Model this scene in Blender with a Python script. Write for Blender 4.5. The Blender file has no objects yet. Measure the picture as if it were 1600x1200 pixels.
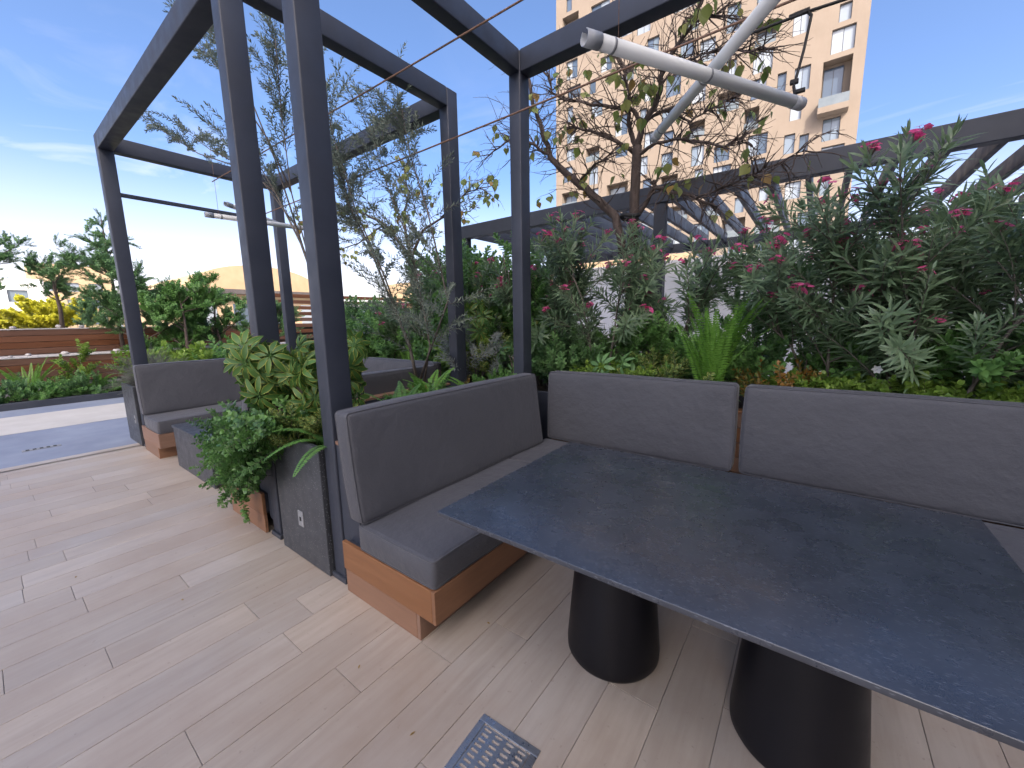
import bpy, math, random
import numpy as np
from mathutils import Vector, Matrix, Euler, Quaternion

# ------------------------------------------------------------------ camera, sky, sun, exposure
scene = bpy.context.scene
RAD = math.radians
CAM = Vector((1.227, -1.040, 1.465))
PITCH, YAW, ROLL, FPX = RAD(9.129), RAD(36.995), RAD(-1.016), 623.65
FW = Vector((-math.sin(YAW)*math.cos(PITCH), math.cos(YAW)*math.cos(PITCH), -math.sin(PITCH)))
_r = FW.cross(Vector((0, 0, 1))).normalized(); _u = _r.cross(FW)
RT = _r*math.cos(ROLL) + _u*math.sin(ROLL); UP = -_r*math.sin(ROLL) + _u*math.cos(ROLL)
cam_data = bpy.data.cameras.new('camera'); cam = bpy.data.objects.new('camera', cam_data)
scene.collection.objects.link(cam)
cam.matrix_world = Matrix(((RT.x, UP.x, -FW.x, CAM.x), (RT.y, UP.y, -FW.y, CAM.y), (RT.z, UP.z, -FW.z, CAM.z), (0, 0, 0, 1)))
cam_data.sensor_width = 36.0; cam_data.lens = FPX/1600*36
cam_data.clip_start = 0.05; cam_data.clip_end = 3000
scene.camera = cam

SUN_DIR = Vector((0.50, -0.58, 0.643)).normalized()          # towards the sun
world = bpy.data.worlds.new('World'); scene.world = world; world.use_nodes = True
wn = world.node_tree; wn.nodes.clear()
def wnode(t, **k):
    n = wn.nodes.new(t)
    for a, b in k.items(): setattr(n, a, b)
    return n
w_out = wnode('ShaderNodeOutputWorld'); w_bg = wnode('ShaderNodeBackground')
sky = wnode('ShaderNodeTexSky', sky_type='NISHITA', sun_disc=False)
sky.sun_elevation = math.asin(SUN_DIR.z); sky.sun_rotation = math.atan2(SUN_DIR.x, SUN_DIR.y)
sky.altitude = 0; sky.air_density = 0.5; sky.dust_density = 4.5; sky.ozone_density = 1.0
tc = wnode('ShaderNodeTexCoord')
mp = wnode('ShaderNodeMapping'); mp.inputs['Scale'].default_value = (1.0, 2.6, 5.5); mp.inputs['Rotation'].default_value = (0.25, 0.12, RAD(28))
nz = wnode('ShaderNodeTexNoise'); nz.inputs['Scale'].default_value = 1.7; nz.inputs['Detail'].default_value = 7; nz.inputs['Roughness'].default_value = .58; nz.inputs['Distortion'].default_value = .6
rp = wnode('ShaderNodeValToRGB'); rp.color_ramp.elements[0].position = .54; rp.color_ramp.elements[1].position = .86
sx = wnode('ShaderNodeSeparateXYZ')
hz = wnode('ShaderNodeMapRange'); hz.inputs['From Min'].default_value = .02; hz.inputs['From Max'].default_value = .50; hz.inputs['To Min'].default_value = 1.0; hz.inputs['To Max'].default_value = 0.03
hz.interpolation_type = 'SMOOTHSTEP'
mul = wnode('ShaderNodeMath', operation='MULTIPLY')
hz2 = wnode('ShaderNodeMapRange'); hz2.inputs['From Min'].default_value = -.02; hz2.inputs['From Max'].default_value = .33; hz2.inputs['To Min'].default_value = .60; hz2.inputs['To Max'].default_value = 0.0
hz2.interpolation_type = 'SMOOTHSTEP'
mx = wnode('ShaderNodeMath', operation='MAXIMUM')
mix = wnode('ShaderNodeMix', data_type='RGBA')
mix.inputs[7].default_value = (4.5, 4.0, 3.6, 1)
L = wn.links.new
L(tc.outputs['Generated'], mp.inputs['Vector']); L(mp.outputs[0], nz.inputs['Vector']); L(nz.outputs[0], rp.inputs[0])
L(tc.outputs['Generated'], sx.inputs[0]); L(sx.outputs['Z'], hz.inputs['Value']); L(sx.outputs['Z'], hz2.inputs['Value'])
L(rp.outputs[0], mul.inputs[0]); L(hz.outputs[0], mul.inputs[1]); L(mul.outputs[0], mx.inputs[0]); L(hz2.outputs[0], mx.inputs[1])
L(mx.outputs[0], mix.inputs[0]); hs = wnode('ShaderNodeHueSaturation'); hs.inputs['Saturation'].default_value = 1.2; L(sky.outputs[0], hs.inputs['Color']); L(hs.outputs[0], mix.inputs[6]); L(mix.outputs[2], w_bg.inputs[0]); L(w_bg.outputs[0], w_out.inputs[0])
w_bg.inputs['Strength'].default_value = 0.15

sd = bpy.data.lights.new('sun', 'SUN'); sd.energy = 2.0; sd.angle = RAD(0.5); sd.color = (1.0, .90, .76)
sun = bpy.data.objects.new('sun', sd); scene.collection.objects.link(sun)
sun.rotation_euler = SUN_DIR.to_track_quat('Z', 'Y').to_euler(); sun.location = (20, -20, 40)

vs = scene.view_settings
vs.view_transform = 'Standard'; vs.look = 'None'; vs.gamma = 1.0; vs.use_curve_mapping = False
vs.exposure = 1.72
scene.render.resolution_x = 1024; scene.render.resolution_y = 768

# ------------------------------------------------------------------ helpers
COL = scene.collection
def at_y(px, py, Y):
    d = FW + RT*((px-800)/FPX) + UP*((600-py)/FPX); return CAM + d*((Y-CAM.y)/d.y)
def at_x(px, py, X):
    d = FW + RT*((px-800)/FPX) + UP*((600-py)/FPX); return CAM + d*((X-CAM.x)/d.x)
def at_z(px, py, Z):
    d = FW + RT*((px-800)/FPX) + UP*((600-py)/FPX); return CAM + d*((Z-CAM.z)/d.z)

class MB:
    """collects geometry for ONE mesh"""
    def __init__(s): s.v = []; s.f = []; s.m = []; s.sm = []; s.edge = []; s.rnd = []
    def add(s, vs_, fs, mi=0, smooth=False, edge=None, rnd=0.0):
        o = len(s.v); s.v.extend([tuple(v) for v in vs_])
        s.edge.extend(edge if edge else [0.0]*len(vs_)); s.rnd.extend([rnd]*len(vs_))
        for f in fs: s.f.append(tuple(i+o for i in f)); s.m.append(mi); s.sm.append(smooth)
    def rbox(s, lo, hi, r=0.004, seg=1, inner=(1, 1, 1), mi=0, fn=None, smooth=None):
        c = [(lo[i]+hi[i])/2 for i in range(3)]; h = [(hi[i]-lo[i])/2 for i in range(3)]
        r = min(r, *[x*.98 for x in h])
        ax = []
        for i in range(3):
            k = [-h[i]+r*(1-math.cos(math.pi/2*j/(seg+0)))*1.0 for j in range(seg)] if seg > 1 else [-h[i]]
            k = [-h[i]+r*j/seg for j in range(seg)]
            inn = [-(h[i]-r)+2*(h[i]-r)*j/inner[i] for j in range(inner[i]+1)]
            ax.append(k+inn+[-x for x in reversed(k)])
        idx = {}; vs_ = []; fs = []
        def vid(a, b, d):
            key = (a, b, d)
            if key not in idx:
                p = [ax[0][a], ax[1][b], ax[2][d]]
                q = [max(-(h[i]-r), min(h[i]-r, p[i])) for i in range(3)]
                dv = [p[i]-q[i] for i in range(3)]; l = math.sqrt(sum(x*x for x in dv))
                if l > 1e-9: p = [q[i]+dv[i]/l*r for i in range(3)]
                p = Vector((p[0]+c[0], p[1]+c[1], p[2]+c[2]))
                idx[key] = len(vs_); vs_.append(fn(p) if fn else p)
            return idx[key]
        n = [len(a)-1 for a in ax]
        for a in range(n[0]):
            for b in range(n[1]):
                fs.append((vid(a, b, 0), vid(a, b+1, 0), vid(a+1, b+1, 0), vid(a+1, b, 0)))
                fs.append((vid(a, b, n[2]), vid(a+1, b, n[2]), vid(a+1, b+1, n[2]), vid(a, b+1, n[2])))
        for a in range(n[0]):
            for b in range(n[2]):
                fs.append((vid(a, 0, b), vid(a+1, 0, b), vid(a+1, 0, b+1), vid(a, 0, b+1)))
                fs.append((vid(a, n[1], b), vid(a, n[1], b+1), vid(a+1, n[1], b+1), vid(a+1, n[1], b)))
        for a in range(n[1]):
            for b in range(n[2]):
                fs.append((vid(0, a, b), vid(0, a, b+1), vid(0, a+1, b+1), vid(0, a+1, b)))
                fs.append((vid(n[0], a, b), vid(n[0], a+1, b), vid(n[0], a+1, b+1), vid(n[0], a, b+1)))
        s.add(vs_, fs, mi, (seg > 1) if smooth is None else smooth)
        return s
    def box(s, lo, hi, mi=0):
        x0, y0, z0 = lo; x1, y1, z1 = hi
        s.add([(x0, y0, z0), (x1, y0, z0), (x1, y1, z0), (x0, y1, z0), (x0, y0, z1), (x1, y0, z1), (x1, y1, z1), (x0, y1, z1)],
              [(0, 3, 2, 1), (4, 5, 6, 7), (0, 1, 5, 4), (1, 2, 6, 5), (2, 3, 7, 6), (3, 0, 4, 7)], mi); return s
    def tube(s, pts, rad, n=6, mi=0, cap=True, rnd=0.0):
        pts = [Vector(p) for p in pts]; rad = rad if isinstance(rad, (list, tuple)) else [rad]*len(pts)
        vs_ = []; fs = []; a = None
        for i, p in enumerate(pts):
            t = (pts[min(i+1, len(pts)-1)]-pts[max(i-1, 0)])
            t = t.normalized() if t.length > 1e-9 else Vector((0, 0, 1))
            if a is None: a = t.orthogonal().normalized()
            a = (a-t*a.dot(t)); a = a.normalized() if a.length > 1e-6 else t.orthogonal().normalized()
            b = t.cross(a)
            for k in range(n):
                g = 2*math.pi*k/n; vs_.append(p+(a*math.cos(g)+b*math.sin(g))*rad[i])
        for i in range(len(pts)-1):
            for k in range(n):
                fs.append((i*n+k, i*n+(k+1) % n, (i+1)*n+(k+1) % n, (i+1)*n+k))
        if cap:
            fs.append(tuple(reversed(range(n)))); fs.append(tuple((len(pts)-1)*n+k for k in range(n)))
        s.add(vs_, fs, mi, True, rnd=rnd); return s
    def lathe(s, prof, n=48, mi=0, c=(0, 0)):
        vs_ = []; fs = []
        for r, z in prof:
            for k in range(n):
                g = 2*math.pi*k/n; vs_.append((c[0]+r*math.cos(g), c[1]+r*math.sin(g), z))
        for i in range(len(prof)-1):
            for k in range(n): fs.append((i*n+k, i*n+(k+1) % n, (i+1)*n+(k+1) % n, (i+1)*n+k))
        fs.append(tuple(reversed(range(n)))); fs.append(tuple((len(prof)-1)*n+k for k in range(n)))
        s.add(vs_, fs, mi, True); return s
    def leaf(s, p, d, up, ln, w, fold=.25, droop=.15, mi=0, rnd=0.0, shape=(.55, 1.0, .6), segs=None):
        """a folded blade from p along d; shape = relative half widths of the stations along it"""
        d = d.normalized(); sd_ = d.cross(up); sd_ = sd_.normalized() if sd_.length > 1e-5 else d.orthogonal().normalized()
        nn = sd_.cross(d).normalized()
        vs_ = [p]; ed = [0.0]; k = len(shape)
        for i, wd in enumerate(shape):
            t = (i+1)/(k+1); c = p+d*(ln*t)-nn*(droop*ln*t*t)
            hw = w*.5*wd
            vs_ += [c+sd_*hw+nn*(hw*fold), c, c-sd_*hw+nn*(hw*fold)]; ed += [1.0, 0.0, 1.0]
        vs_.append(p+d*ln-nn*(droop*ln)); ed.append(.8)
        fs = [(0, 1, 2), (0, 2, 3)]
        for i in range(k-1):
            a = 1+3*i; fs += [(a, a+3, a+4, a+1), (a+1, a+4, a+5, a+2)]
        a = 1+3*(k-1); e = len(vs_)-1
        fs += [(a, e, a+1), (a+1, e, a+2)]
        s.add(vs_, fs, mi, True, edge=ed, rnd=rnd)
    def mesh(s, name, mats, attrs=False):
        me = bpy.data.meshes.new(name); me.from_pydata(s.v, [], s.f)
        for m in (mats if isinstance(mats, (list, tuple)) else [mats]): me.materials.append(m)
        me.polygons.foreach_set('material_index', s.m); me.polygons.foreach_set('use_smooth', s.sm)
        if attrs:
            for nm, dat in (('edge', s.edge), ('rnd', s.rnd)):
                a = me.attributes.new(nm, 'FLOAT', 'POINT'); a.data.foreach_set('value', dat)
        me.update(); return me
    def build(s, name, mats, parent=None, attrs=False, **k): return ob(name, s.mesh(name, mats, attrs), parent, **k)

def ob(name, data, parent=None, M=None, loc=None):
    o = bpy.data.objects.new(name, data); COL.objects.link(o)
    if parent is not None: o.parent = parent
    if M is not None: o.matrix_local = M
    elif loc is not None: o.location = loc
    return o
def tag(o, label, cat, group=None):
    o['label'] = label; o['category'] = cat
    if group: o['group'] = group
    return o
def thing(name, label, cat, loc=(0, 0, 0), group=None, rz=0):
    o = ob(name, None, loc=loc); o.rotation_euler = (0, 0, rz); o.empty_display_size = .1
    return tag(o, label, cat, group)
def structure(o): o['kind'] = 'structure'; return o

# ------------------------------------------------------------------ materials
def newmat(name):
    m = bpy.data.materials.new(name); m.use_nodes = True; nt = m.node_tree
    return m, nt, nt.nodes['Principled BSDF']
def N(nt, t, **k):
    n = nt.nodes.new(t)
    for a, b in k.items():
        if a in n.inputs.keys() if hasattr(n.inputs, 'keys') else False: n.inputs[a].default_value = b
        else: setattr(n, a, b)
    return n
def noise(nt, vec, scale, detail=4, rough=.55, stretch=None):
    if stretch:
        mpn = nt.nodes.new('ShaderNodeMapping'); mpn.inputs['Scale'].default_value = stretch
        nt.links.new(vec, mpn.inputs[0]); vec = mpn.outputs[0]
    n = nt.nodes.new('ShaderNodeTexNoise'); n.inputs['Scale'].default_value = scale; n.inputs['Detail'].default_value = detail; n.inputs['Roughness'].default_value = rough
    nt.links.new(vec, n.inputs['Vector']); return n.outputs[0]
def ramp(nt, fac, stops):
    r = nt.nodes.new('ShaderNodeValToRGB'); e = r.color_ramp.elements
    while len(e) < len(stops): e.new(.5)
    for i, (p, c) in enumerate(stops): e[i].position = p; e[i].color = (*c, 1) if len(c) == 3 else c
    nt.links.new(fac, r.inputs[0]); return r.outputs[0]
def mixc(nt, fac, a, b, blend='MIX'):
    m = nt.nodes.new('ShaderNodeMix'); m.data_type = 'RGBA'; m.blend_type = blend
    for i, v in ((0, fac), (6, a), (7, b)):
        if hasattr(v, 'is_linked') or hasattr(v, 'links'): nt.links.new(v, m.inputs[i])
        else: m.inputs[i].default_value = (v if i == 0 else (*v, 1))
    return m.outputs[2]
def maprange(nt, v, a, b, c, d):
    m = nt.nodes.new('ShaderNodeMapRange'); nt.links.new(v, m.inputs[0])
    for i, x in enumerate((a, b, c, d)): m.inputs[i+1].default_value = x
    return m.outputs[0]
def bump(nt, bsdf, h, strength=.2, dist=.002):
    b = nt.nodes.new('ShaderNodeBump'); b.inputs['Strength'].default_value = strength; b.inputs['Distance'].default_value = dist
    nt.links.new(h, b.inputs['Height']); nt.links.new(b.outputs[0], bsdf.inputs['Normal'])
def coord(nt, kind='Object'): return nt.nodes.new('ShaderNodeTexCoord').outputs[kind]
def objrand(nt): return nt.nodes.new('ShaderNodeObjectInfo').outputs['Random']

def m_plain(name, a, b, rough=.5, scale=6, bs=.0, bscale=120, metal=0, spec=.5, stretch=None, dist=.002, rr=.12):
    m, nt, p = newmat(name); c = coord(nt)
    n = noise(nt, c, scale, 5, .6, stretch)
    nt.links.new(ramp(nt, n, [(.3, a), (.7, b)]), p.inputs['Base Color'])
    nt.links.new(maprange(nt, noise(nt, c, scale*2.3, 4), .3, .7, rough-rr, rough+rr), p.inputs['Roughness'])
    p.inputs['Metallic'].default_value = metal; p.inputs['Specular IOR Level'].default_value = spec
    if bs: bump(nt, p, noise(nt, c, bscale, 3), bs, dist)
    return m
MT = {}
MT['metal'] = m_plain('charcoal_powder_coat', (.028, .034, .050), (.040, .047, .066), .5, 3, .12, 260, dist=.001)
MT['metal2'] = m_plain('dark_pergola_paint', (.032, .037, .050), (.045, .051, .066), .5, 3, .1, 260, dist=.001)
MT['black'] = m_plain('black_lacquer', (.004, .004, .006), (.006, .006, .009), .42, 4, .05, 300, dist=.0005, spec=.28, rr=.04)
MT['rubber'] = m_plain('black_rubber', (.012, .012, .012), (.02, .02, .02), .7)
MT['steel'] = m_plain('brushed_steel', (.42, .44, .46), (.55, .57, .6), .34, 30, .05, 300, metal=.9, stretch=(1, 8, 1))
MT['cable'] = m_plain('rusty_cable', (.16, .085, .05), (.26, .16, .11), .6, 30)
MT['tube'] = m_plain('white_acrylic', (.66, .68, .66), (.72, .74, .72), .4, 3)
MT['tubecap'] = m_plain('grey_plastic', (.33, .35, .37), (.42, .44, .46), .42, 4)
MT['soil'] = m_plain('dark_soil', (.018, .012, .008), (.05, .035, .024), .9, 30, .9, 60, dist=.02)
MT['white_wall'] = m_plain('white_render', (.70, .71, .73), (.78, .79, .80), .8, 1.2, .15, 90)
MT['wall_grey'] = m_plain('grey_render', (.30, .30, .31), (.36, .36, .37), .8, 1.0, .2, 60)
MT['cream'] = m_plain('cream_render', (.36, .265, .16), (.42, .31, .195), .85, 1.5, .2, 60)
MT['roofdark'] = m_plain('dark_roof_edge', (.06, .05, .05), (.09, .08, .08), .7, 3)
MT['stone'] = m_plain('pale_stone', (.33, .32, .31), (.50, .48, .46), .8, 14, .5, 40, dist=.01)
MT['concrete'] = m_plain('grey_concrete', (.185, .215, .285), (.25, .285, .355), .75, 1.6, .25, 60)
MT['paleband'] = m_plain('pale_concrete', (.46, .44, .40), (.54, .52, .48), .75, 2.0, .25, 60)
MT['hill'] = m_plain('hazy_hill', (.30, .34, .42), (.36, .40, .46), .9, .02)  # distance haze painted in as a pale bluish base colour
MT['plate'] = m_plain('grey_outlet', (.22, .23, .24), (.27, .28, .29), .45, 8)
MT['bark'] = m_plain('brown_bark', (.045, .032, .026), (.12, .09, .075), .85, 26, .8, 60, stretch=(1, 1, .25), dist=.008)
MT['bark_grey'] = m_plain('grey_bark', (.09, .075, .06), (.19, .165, .14), .85, 30, .6, 80, stretch=(1, 1, .3), dist=.004)

def m_fabric():
    m, nt, p = newmat('charcoal_outdoor_fabric'); c = coord(nt)
    n = noise(nt, c, 2.2, 5, .6)
    n2 = noise(nt, c, 420, 2, .5)
    base = ramp(nt, n, [(.25, (.054, .057, .067)), (.75, (.074, .077, .090))])
    nt.links.new(mixc(nt, maprange(nt, n2, .3, .7, 0, .35), base, (.115, .113, .12)), p.inputs['Base Color'])
    p.inputs['Roughness'].default_value = .62; p.inputs['Specular IOR Level'].default_value = .35
    p.inputs['Sheen Weight'].default_value = .15; p.inputs['Sheen Roughness'].default_value = .4
    ad = nt.nodes.new('ShaderNodeMath'); ad.operation = 'MULTIPLY_ADD'
    nt.links.new(noise(nt, c, 9, 4, .6), ad.inputs[0]); ad.inputs[1].default_value = 14.0; nt.links.new(n2, ad.inputs[2])
    bump(nt, p, ad.outputs[0], .30, .0026); return m
MT['fabric'] = m_fabric()

def m_wood(name, cols, stretch, scale=5, rough=.5, spec=.4, bs=.25, stain=None, vr=(.88, 1.09)):
    m, nt, p = newmat(name); c = coord(nt); r = objrand(nt)
    ad = nt.nodes.new('ShaderNodeVectorMath'); ad.operation = 'ADD'
    cb = nt.nodes.new('ShaderNodeCombineXYZ')
    mu = nt.nodes.new('ShaderNodeMath'); mu.operation = 'MULTIPLY'; mu.inputs[1].default_value = 37.0
    nt.links.new(r, mu.inputs[0])
    for i in range(3): nt.links.new(mu.outputs[0], cb.inputs[i])
    nt.links.new(c, ad.inputs[0]); nt.links.new(cb.outputs[0], ad.inputs[1]); v = ad.outputs[0]
    g = noise(nt, v, scale, 6, .6, stretch); g2 = noise(nt, v, scale*.35, 3, .5, stretch)
    col = ramp(nt, g, [(.25, cols[0]), (.5, cols[1]), (.75, cols[2])])
    col = mixc(nt, maprange(nt, g2, .35, .7, 0, .55), col, cols[3])
    hv = nt.nodes.new('ShaderNodeHueSaturation'); nt.links.new(col, hv.inputs['Color'])
    nt.links.new(maprange(nt, r, 0, 1, *vr), hv.inputs['Value'])
    wn_ = nt.nodes.new('ShaderNodeTexWhiteNoise'); wn_.noise_dimensions = '1D'; nt.links.new(r, wn_.inputs['W'])
    nt.links.new(maprange(nt, wn_.outputs['Value'], 0, 1, .82, 1.2), hv.inputs['Saturation'])
    oc_ = hv.outputs[0]
    if stain:
        gp_ = nt.nodes.new('ShaderNodeNewGeometry').outputs['Position']
        oc_ = mixc(nt, maprange(nt, noise(nt, gp_, 1.1, 6, .62), .42, .68, 0, .7), oc_, stain)
        oc_ = mixc(nt, maprange(nt, noise(nt, gp_, 34, 3, .6), .66, .74, 0, .35), oc_, (.16, .13, .11))
    nt.links.new(oc_, p.inputs['Base Color'])
    nt.links.new(maprange(nt, g, .3, .7, rough-.08, rough+.1), p.inputs['Roughness'])
    p.inputs['Specular IOR Level'].default_value = spec
    bump(nt, p, g, bs, .0015); return m
MT['plank'] = m_wood('wood_look_tile', [(.345, .294, .242), (.418, .364, .306), (.475, .42, .358), (.385, .338, .288)], (9, .8, 1), 3.2, .40, .5, .12, stain=(.325, .248, .185), vr=(.91, 1.07))
MT['fascia'] = m_wood('teak_composite', [(.195, .100, .056), (.240, .128, .074), (.275, .152, .092), (.215, .112, .065)], (1.2, 1.2, 12), 4, .5, .35, .15)
MT['brownboard'] = m_wood('brown_timber', [(.085, .037, .020), (.125, .056, .031), (.16, .078, .046), (.10, .046, .026)], (6, .5, 6), 3, .6, .3)
MT['grout'] = m_plain('pale_grout', (.24, .22, .21), (.36, .34, .32), .8, 9)

def m_terrazzo(name, a, b, fl, rough, dens, flscale, stretch=None, spec=.5):
    m, nt, p = newmat(name); c = coord(nt)
    base = ramp(nt, noise(nt, c, 5, 5, .6), [(.3, a), (.7, b)])
    vec = c
    if stretch:
        q = nt.nodes.new('ShaderNodeMapping'); q.inputs['Scale'].default_value = stretch; q.inputs['Rotation'].default_value = (0, 0, .5); nt.links.new(c, q.inputs[0]); vec = q.outputs[0]
    v = nt.nodes.new('ShaderNodeTexVoronoi'); v.inputs['Scale'].default_value = flscale; nt.links.new(vec, v.inputs['Vector'])
    sp = nt.nodes.new('ShaderNodeSeparateColor'); nt.links.new(v.outputs['Color'], sp.inputs[0])
    gt = nt.nodes.new('ShaderNodeMath'); gt.operation = 'GREATER_THAN'; gt.inputs[1].default_value = dens; nt.links.new(sp.outputs[0], gt.inputs[0])
    ds = maprange(nt, v.outputs['Distance'], .18, .34, 1, 0)
    mm = nt.nodes.new('ShaderNodeMath'); mm.operation = 'MULTIPLY'; nt.links.new(gt.outputs[0], mm.inputs[0]); nt.links.new(ds, mm.inputs[1])
    nt.links.new(mixc(nt, mm.outputs[0], base, fl), p.inputs['Base Color'])
    nt.links.new(maprange(nt, noise(nt, c, 14, 4), .3, .7, rough-.07, rough+.09), p.inputs['Roughness'])
    p.inputs['Specular IOR Level'].default_value = spec
    bump(nt, p, noise(nt, vec, flscale*.8, 3), .25, .0012); return m
MT['planter'] = m_terrazzo('dark_terrazzo', (.036, .040, .047), (.056, .061, .070), (.24, .25, .26), .42, .80, 110)
MT['granite'] = m_terrazzo('leathered_granite', (.026, .031, .042), (.044, .052, .068), (.12, .135, .16), .27, .66, 170, (.32, 2.2, 1), spec=1.0)

def m_leaf(name, c1, c2, edge=None, trans=.28, rough=.42, spec=.45, hue=.0):
    m, nt, p = newmat(name)
    at = nt.nodes.new('ShaderNodeAttribute'); at.attribute_name = 'rnd'
    r = objrand(nt)
    ad = nt.nodes.new('ShaderNodeMath'); ad.operation = 'MULTIPLY_ADD'; nt.links.new(r, ad.inputs[0]); ad.inputs[1].default_value = .45
    ml = nt.nodes.new('ShaderNodeMath'); ml.operation = 'MULTIPLY'; ml.inputs[1].default_value = .6; nt.links.new(at.outputs['Fac'], ml.inputs[0])
    nt.links.new(ml.outputs[0], ad.inputs[2])
    col = mixc(nt, ad.outputs[0], c1, c2)
    if edge:
        ae = nt.nodes.new('ShaderNodeAttribute'); ae.attribute_name = 'edge'
        col = mixc(nt, maprange(nt, ae.outputs['Fac'], edge[1], min(1, edge[1]+.18), 0, .9), col, edge[0])
    nt.links.new(col, p.inputs['Base Color']); p.inputs['Roughness'].default_value = rough; p.inputs['Specular IOR Level'].default_value = spec
    tr = nt.nodes.new('ShaderNodeBsdfTranslucent'); nt.links.new(col, tr.inputs[0])
    ms = nt.nodes.new('ShaderNodeMixShader'); ms.inputs[0].default_value = trans
    out = nt.nodes['Material Output']
    nt.links.new(p.outputs[0], ms.inputs[1]); nt.links.new(tr.outputs[0], ms.inputs[2]); nt.links.new(ms.outputs[0], out.inputs[0])
    return m
ML = {}
ML['oleander'] = m_leaf('oleander_leaf', (.115, .190, .100), (.245, .350, .190), rough=.36, spec=.65, trans=.34)
ML['willow'] = m_leaf('grey_green_leaf', (0.112, 0.148, 0.112), (0.237, 0.281, 0.213))
ML['silver'] = m_leaf('silver_leaf', (0.169, 0.202, 0.182), (0.286, 0.312, 0.286))
ML['scheff'] = m_leaf('variegated_leaf', (.048, .125, .030), (.10, .215, .045), edge=((.50, .48, .09), .78))
ML['trail'] = m_leaf('glossy_small_leaf', (0.067, 0.161, 0.058), (0.191, 0.371, 0.100), rough=.32)
ML['fern'] = m_leaf('fern_green', (0.111, 0.267, 0.036), (0.221, 0.442, 0.078), trans=.35)
ML['ferndark'] = m_leaf('dark_fern_green', (0.072, 0.192, 0.045), (0.160, 0.320, 0.080), trans=.3)
ML['lime'] = m_leaf('lime_leaf', (0.138, 0.263, 0.037), (0.275, 0.400, 0.075), trans=.35)
ML['heart'] = m_leaf('heart_leaf', (0.126, 0.210, 0.050), (0.336, 0.336, 0.101), trans=.4)
ML['heartdry'] = m_leaf('dry_heart_leaf', (0.260, 0.150, 0.040), (0.340, 0.240, 0.070), trans=.35)
ML['deep'] = m_leaf('deep_green_leaf', (0.074, 0.169, 0.068), (0.203, 0.371, 0.129))
ML['mid'] = m_leaf('mid_green_leaf', (0.090, 0.214, 0.056), (0.214, 0.405, 0.113))
ML['yellowvar'] = m_leaf('cream_edged_leaf', (0.096, 0.176, 0.048), (0.176, 0.272, 0.080), edge=((0.608, 0.576, 0.160), .7))
ML['nandina'] = m_leaf('orange_tinged_leaf', (0.130, 0.170, 0.040), (0.360, 0.150, 0.030), trans=.35)
ML['golden'] = m_leaf('golden_leaf', (.42, .43, .035), (.62, .58, .06), trans=.45)
ML['rosemary'] = m_leaf('grey_needle_leaf', (0.119, 0.133, 0.105), (0.224, 0.238, 0.196))
ML['pink'] = m_leaf('pink_petal', (.70, .06, .24), (.85, .20, .42), trans=.45)
ML['white'] = m_leaf('white_petal', (0.750, 0.750, 0.720), (0.800, 0.800, 0.780))

scene.render.engine = 'CYCLES'; scene.cycles.max_bounces = 6; scene.cycles.diffuse_bounces = 4; scene.cycles.glossy_bounces = 3; scene.cycles.transmission_bounces = 4

# ------------------------------------------------------------------ ground, floor, paving
random.seed(7)
g = MB(); g.add([(-900, -900, -.03), (900, -900, -.03), (900, 1400, -.03), (-900, 1400, -.03)], [(0, 1, 2, 3)])
structure(g.build('ground', MT['wall_grey']))
fl = MB().box((-5.55, -3.4, -.026), (4.4, 2.02, -.005))
floor = structure(fl.build('terrace_floor', MT['grout']))
PW, PL, GAP = .196, 1.2, .0022
OFF = {-1.676: -.51, -1.48: -1.17, -1.284: -.88, -.5: -.78, -.304: -.31, -.108: 0.0, -2.264: -1.08, -3.048: -.99, -2.656: -.89}
plank_cache = {}
def plank_mesh(l):
    k = round(l, 2)
    if k not in plank_cache:
        plank_cache[k] = MB().rbox((GAP/2, GAP/2, -.009), (PW-GAP/2, k-GAP/2, 0), .0016).mesh('floor_plank', MT['plank'])
    return plank_cache[k]
row = 0
for i in range(-21, 30):
    x = -1.48+PW*i
    if x < -5.6 or x > 4.2: continue
    x = max(x, -5.55)
    key = min(OFF, key=lambda q: abs(q-x)); y0 = OFF[key] if abs(key-x) < .03 else random.choice([.12, .31, .47, .66, .84, 1.03])+random.uniform(-.05, .05)
    y = y0
    while y > -2.9: y -= PL
    while y < 2.0:
        a, b = max(y, -2.9), min(y+PL, 2.0)
        if b-a > .06: ob('floor_plank', plank_mesh(b-a), floor, loc=(x, a, .0))
        y += PL
p = MB().box((-10.35, -9, -.024), (-5.56, 9, -.004)); structure(p.build('plaza_paving', MT['concrete']))
p = MB().box((-9.45, -9, -.022), (-7.70, 9, .0)); structure(p.build('paving_band', MT['paleband']))
p = MB().box((-13.5, 2.02, -.024), (8, 16, -.006)); structure(p.build('rear_walkway', MT['concrete']))
d = thing('slot_drain', 'small slotted drain in the blue grey paving beside the plank floor', 'drain', (-6.31, -.74, 0))
m = MB().rbox((-.05, -.16, -.004), (.05, .16, .002), .002); m.build('drain_plate', MT['plate'], d)
for k in range(5): MB().box((-.035, -.13+k*.056, .0021), (.035, -.10+k*.056, .0026)).build('slot', MT['rubber'], d)

# floor drain with slotted grate
A0, A1 = at_z(761, 1119, 0), at_z(853, 1180, 0)
gw = .245
fd = thing('floor_drain', 'square stainless steel floor drain with oval slots set in the plank floor', 'drain', (A0.x, A0.y-gw, .0), rz=math.atan2(A1.y-A0.y, A1.x-A0.x))
b_ = .026
fr = MB()
for lo, hi in (((0, 0), (gw, b_)), ((0, gw-b_), (gw, gw)), ((0, b_), (b_, gw-b_)), ((gw-b_, b_), (gw, gw-b_))):
    fr.rbox((lo[0], lo[1], -.004), (hi[0], hi[1], .0045), .0015)
fr.build('frame', MT['steel'], fd)
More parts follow.
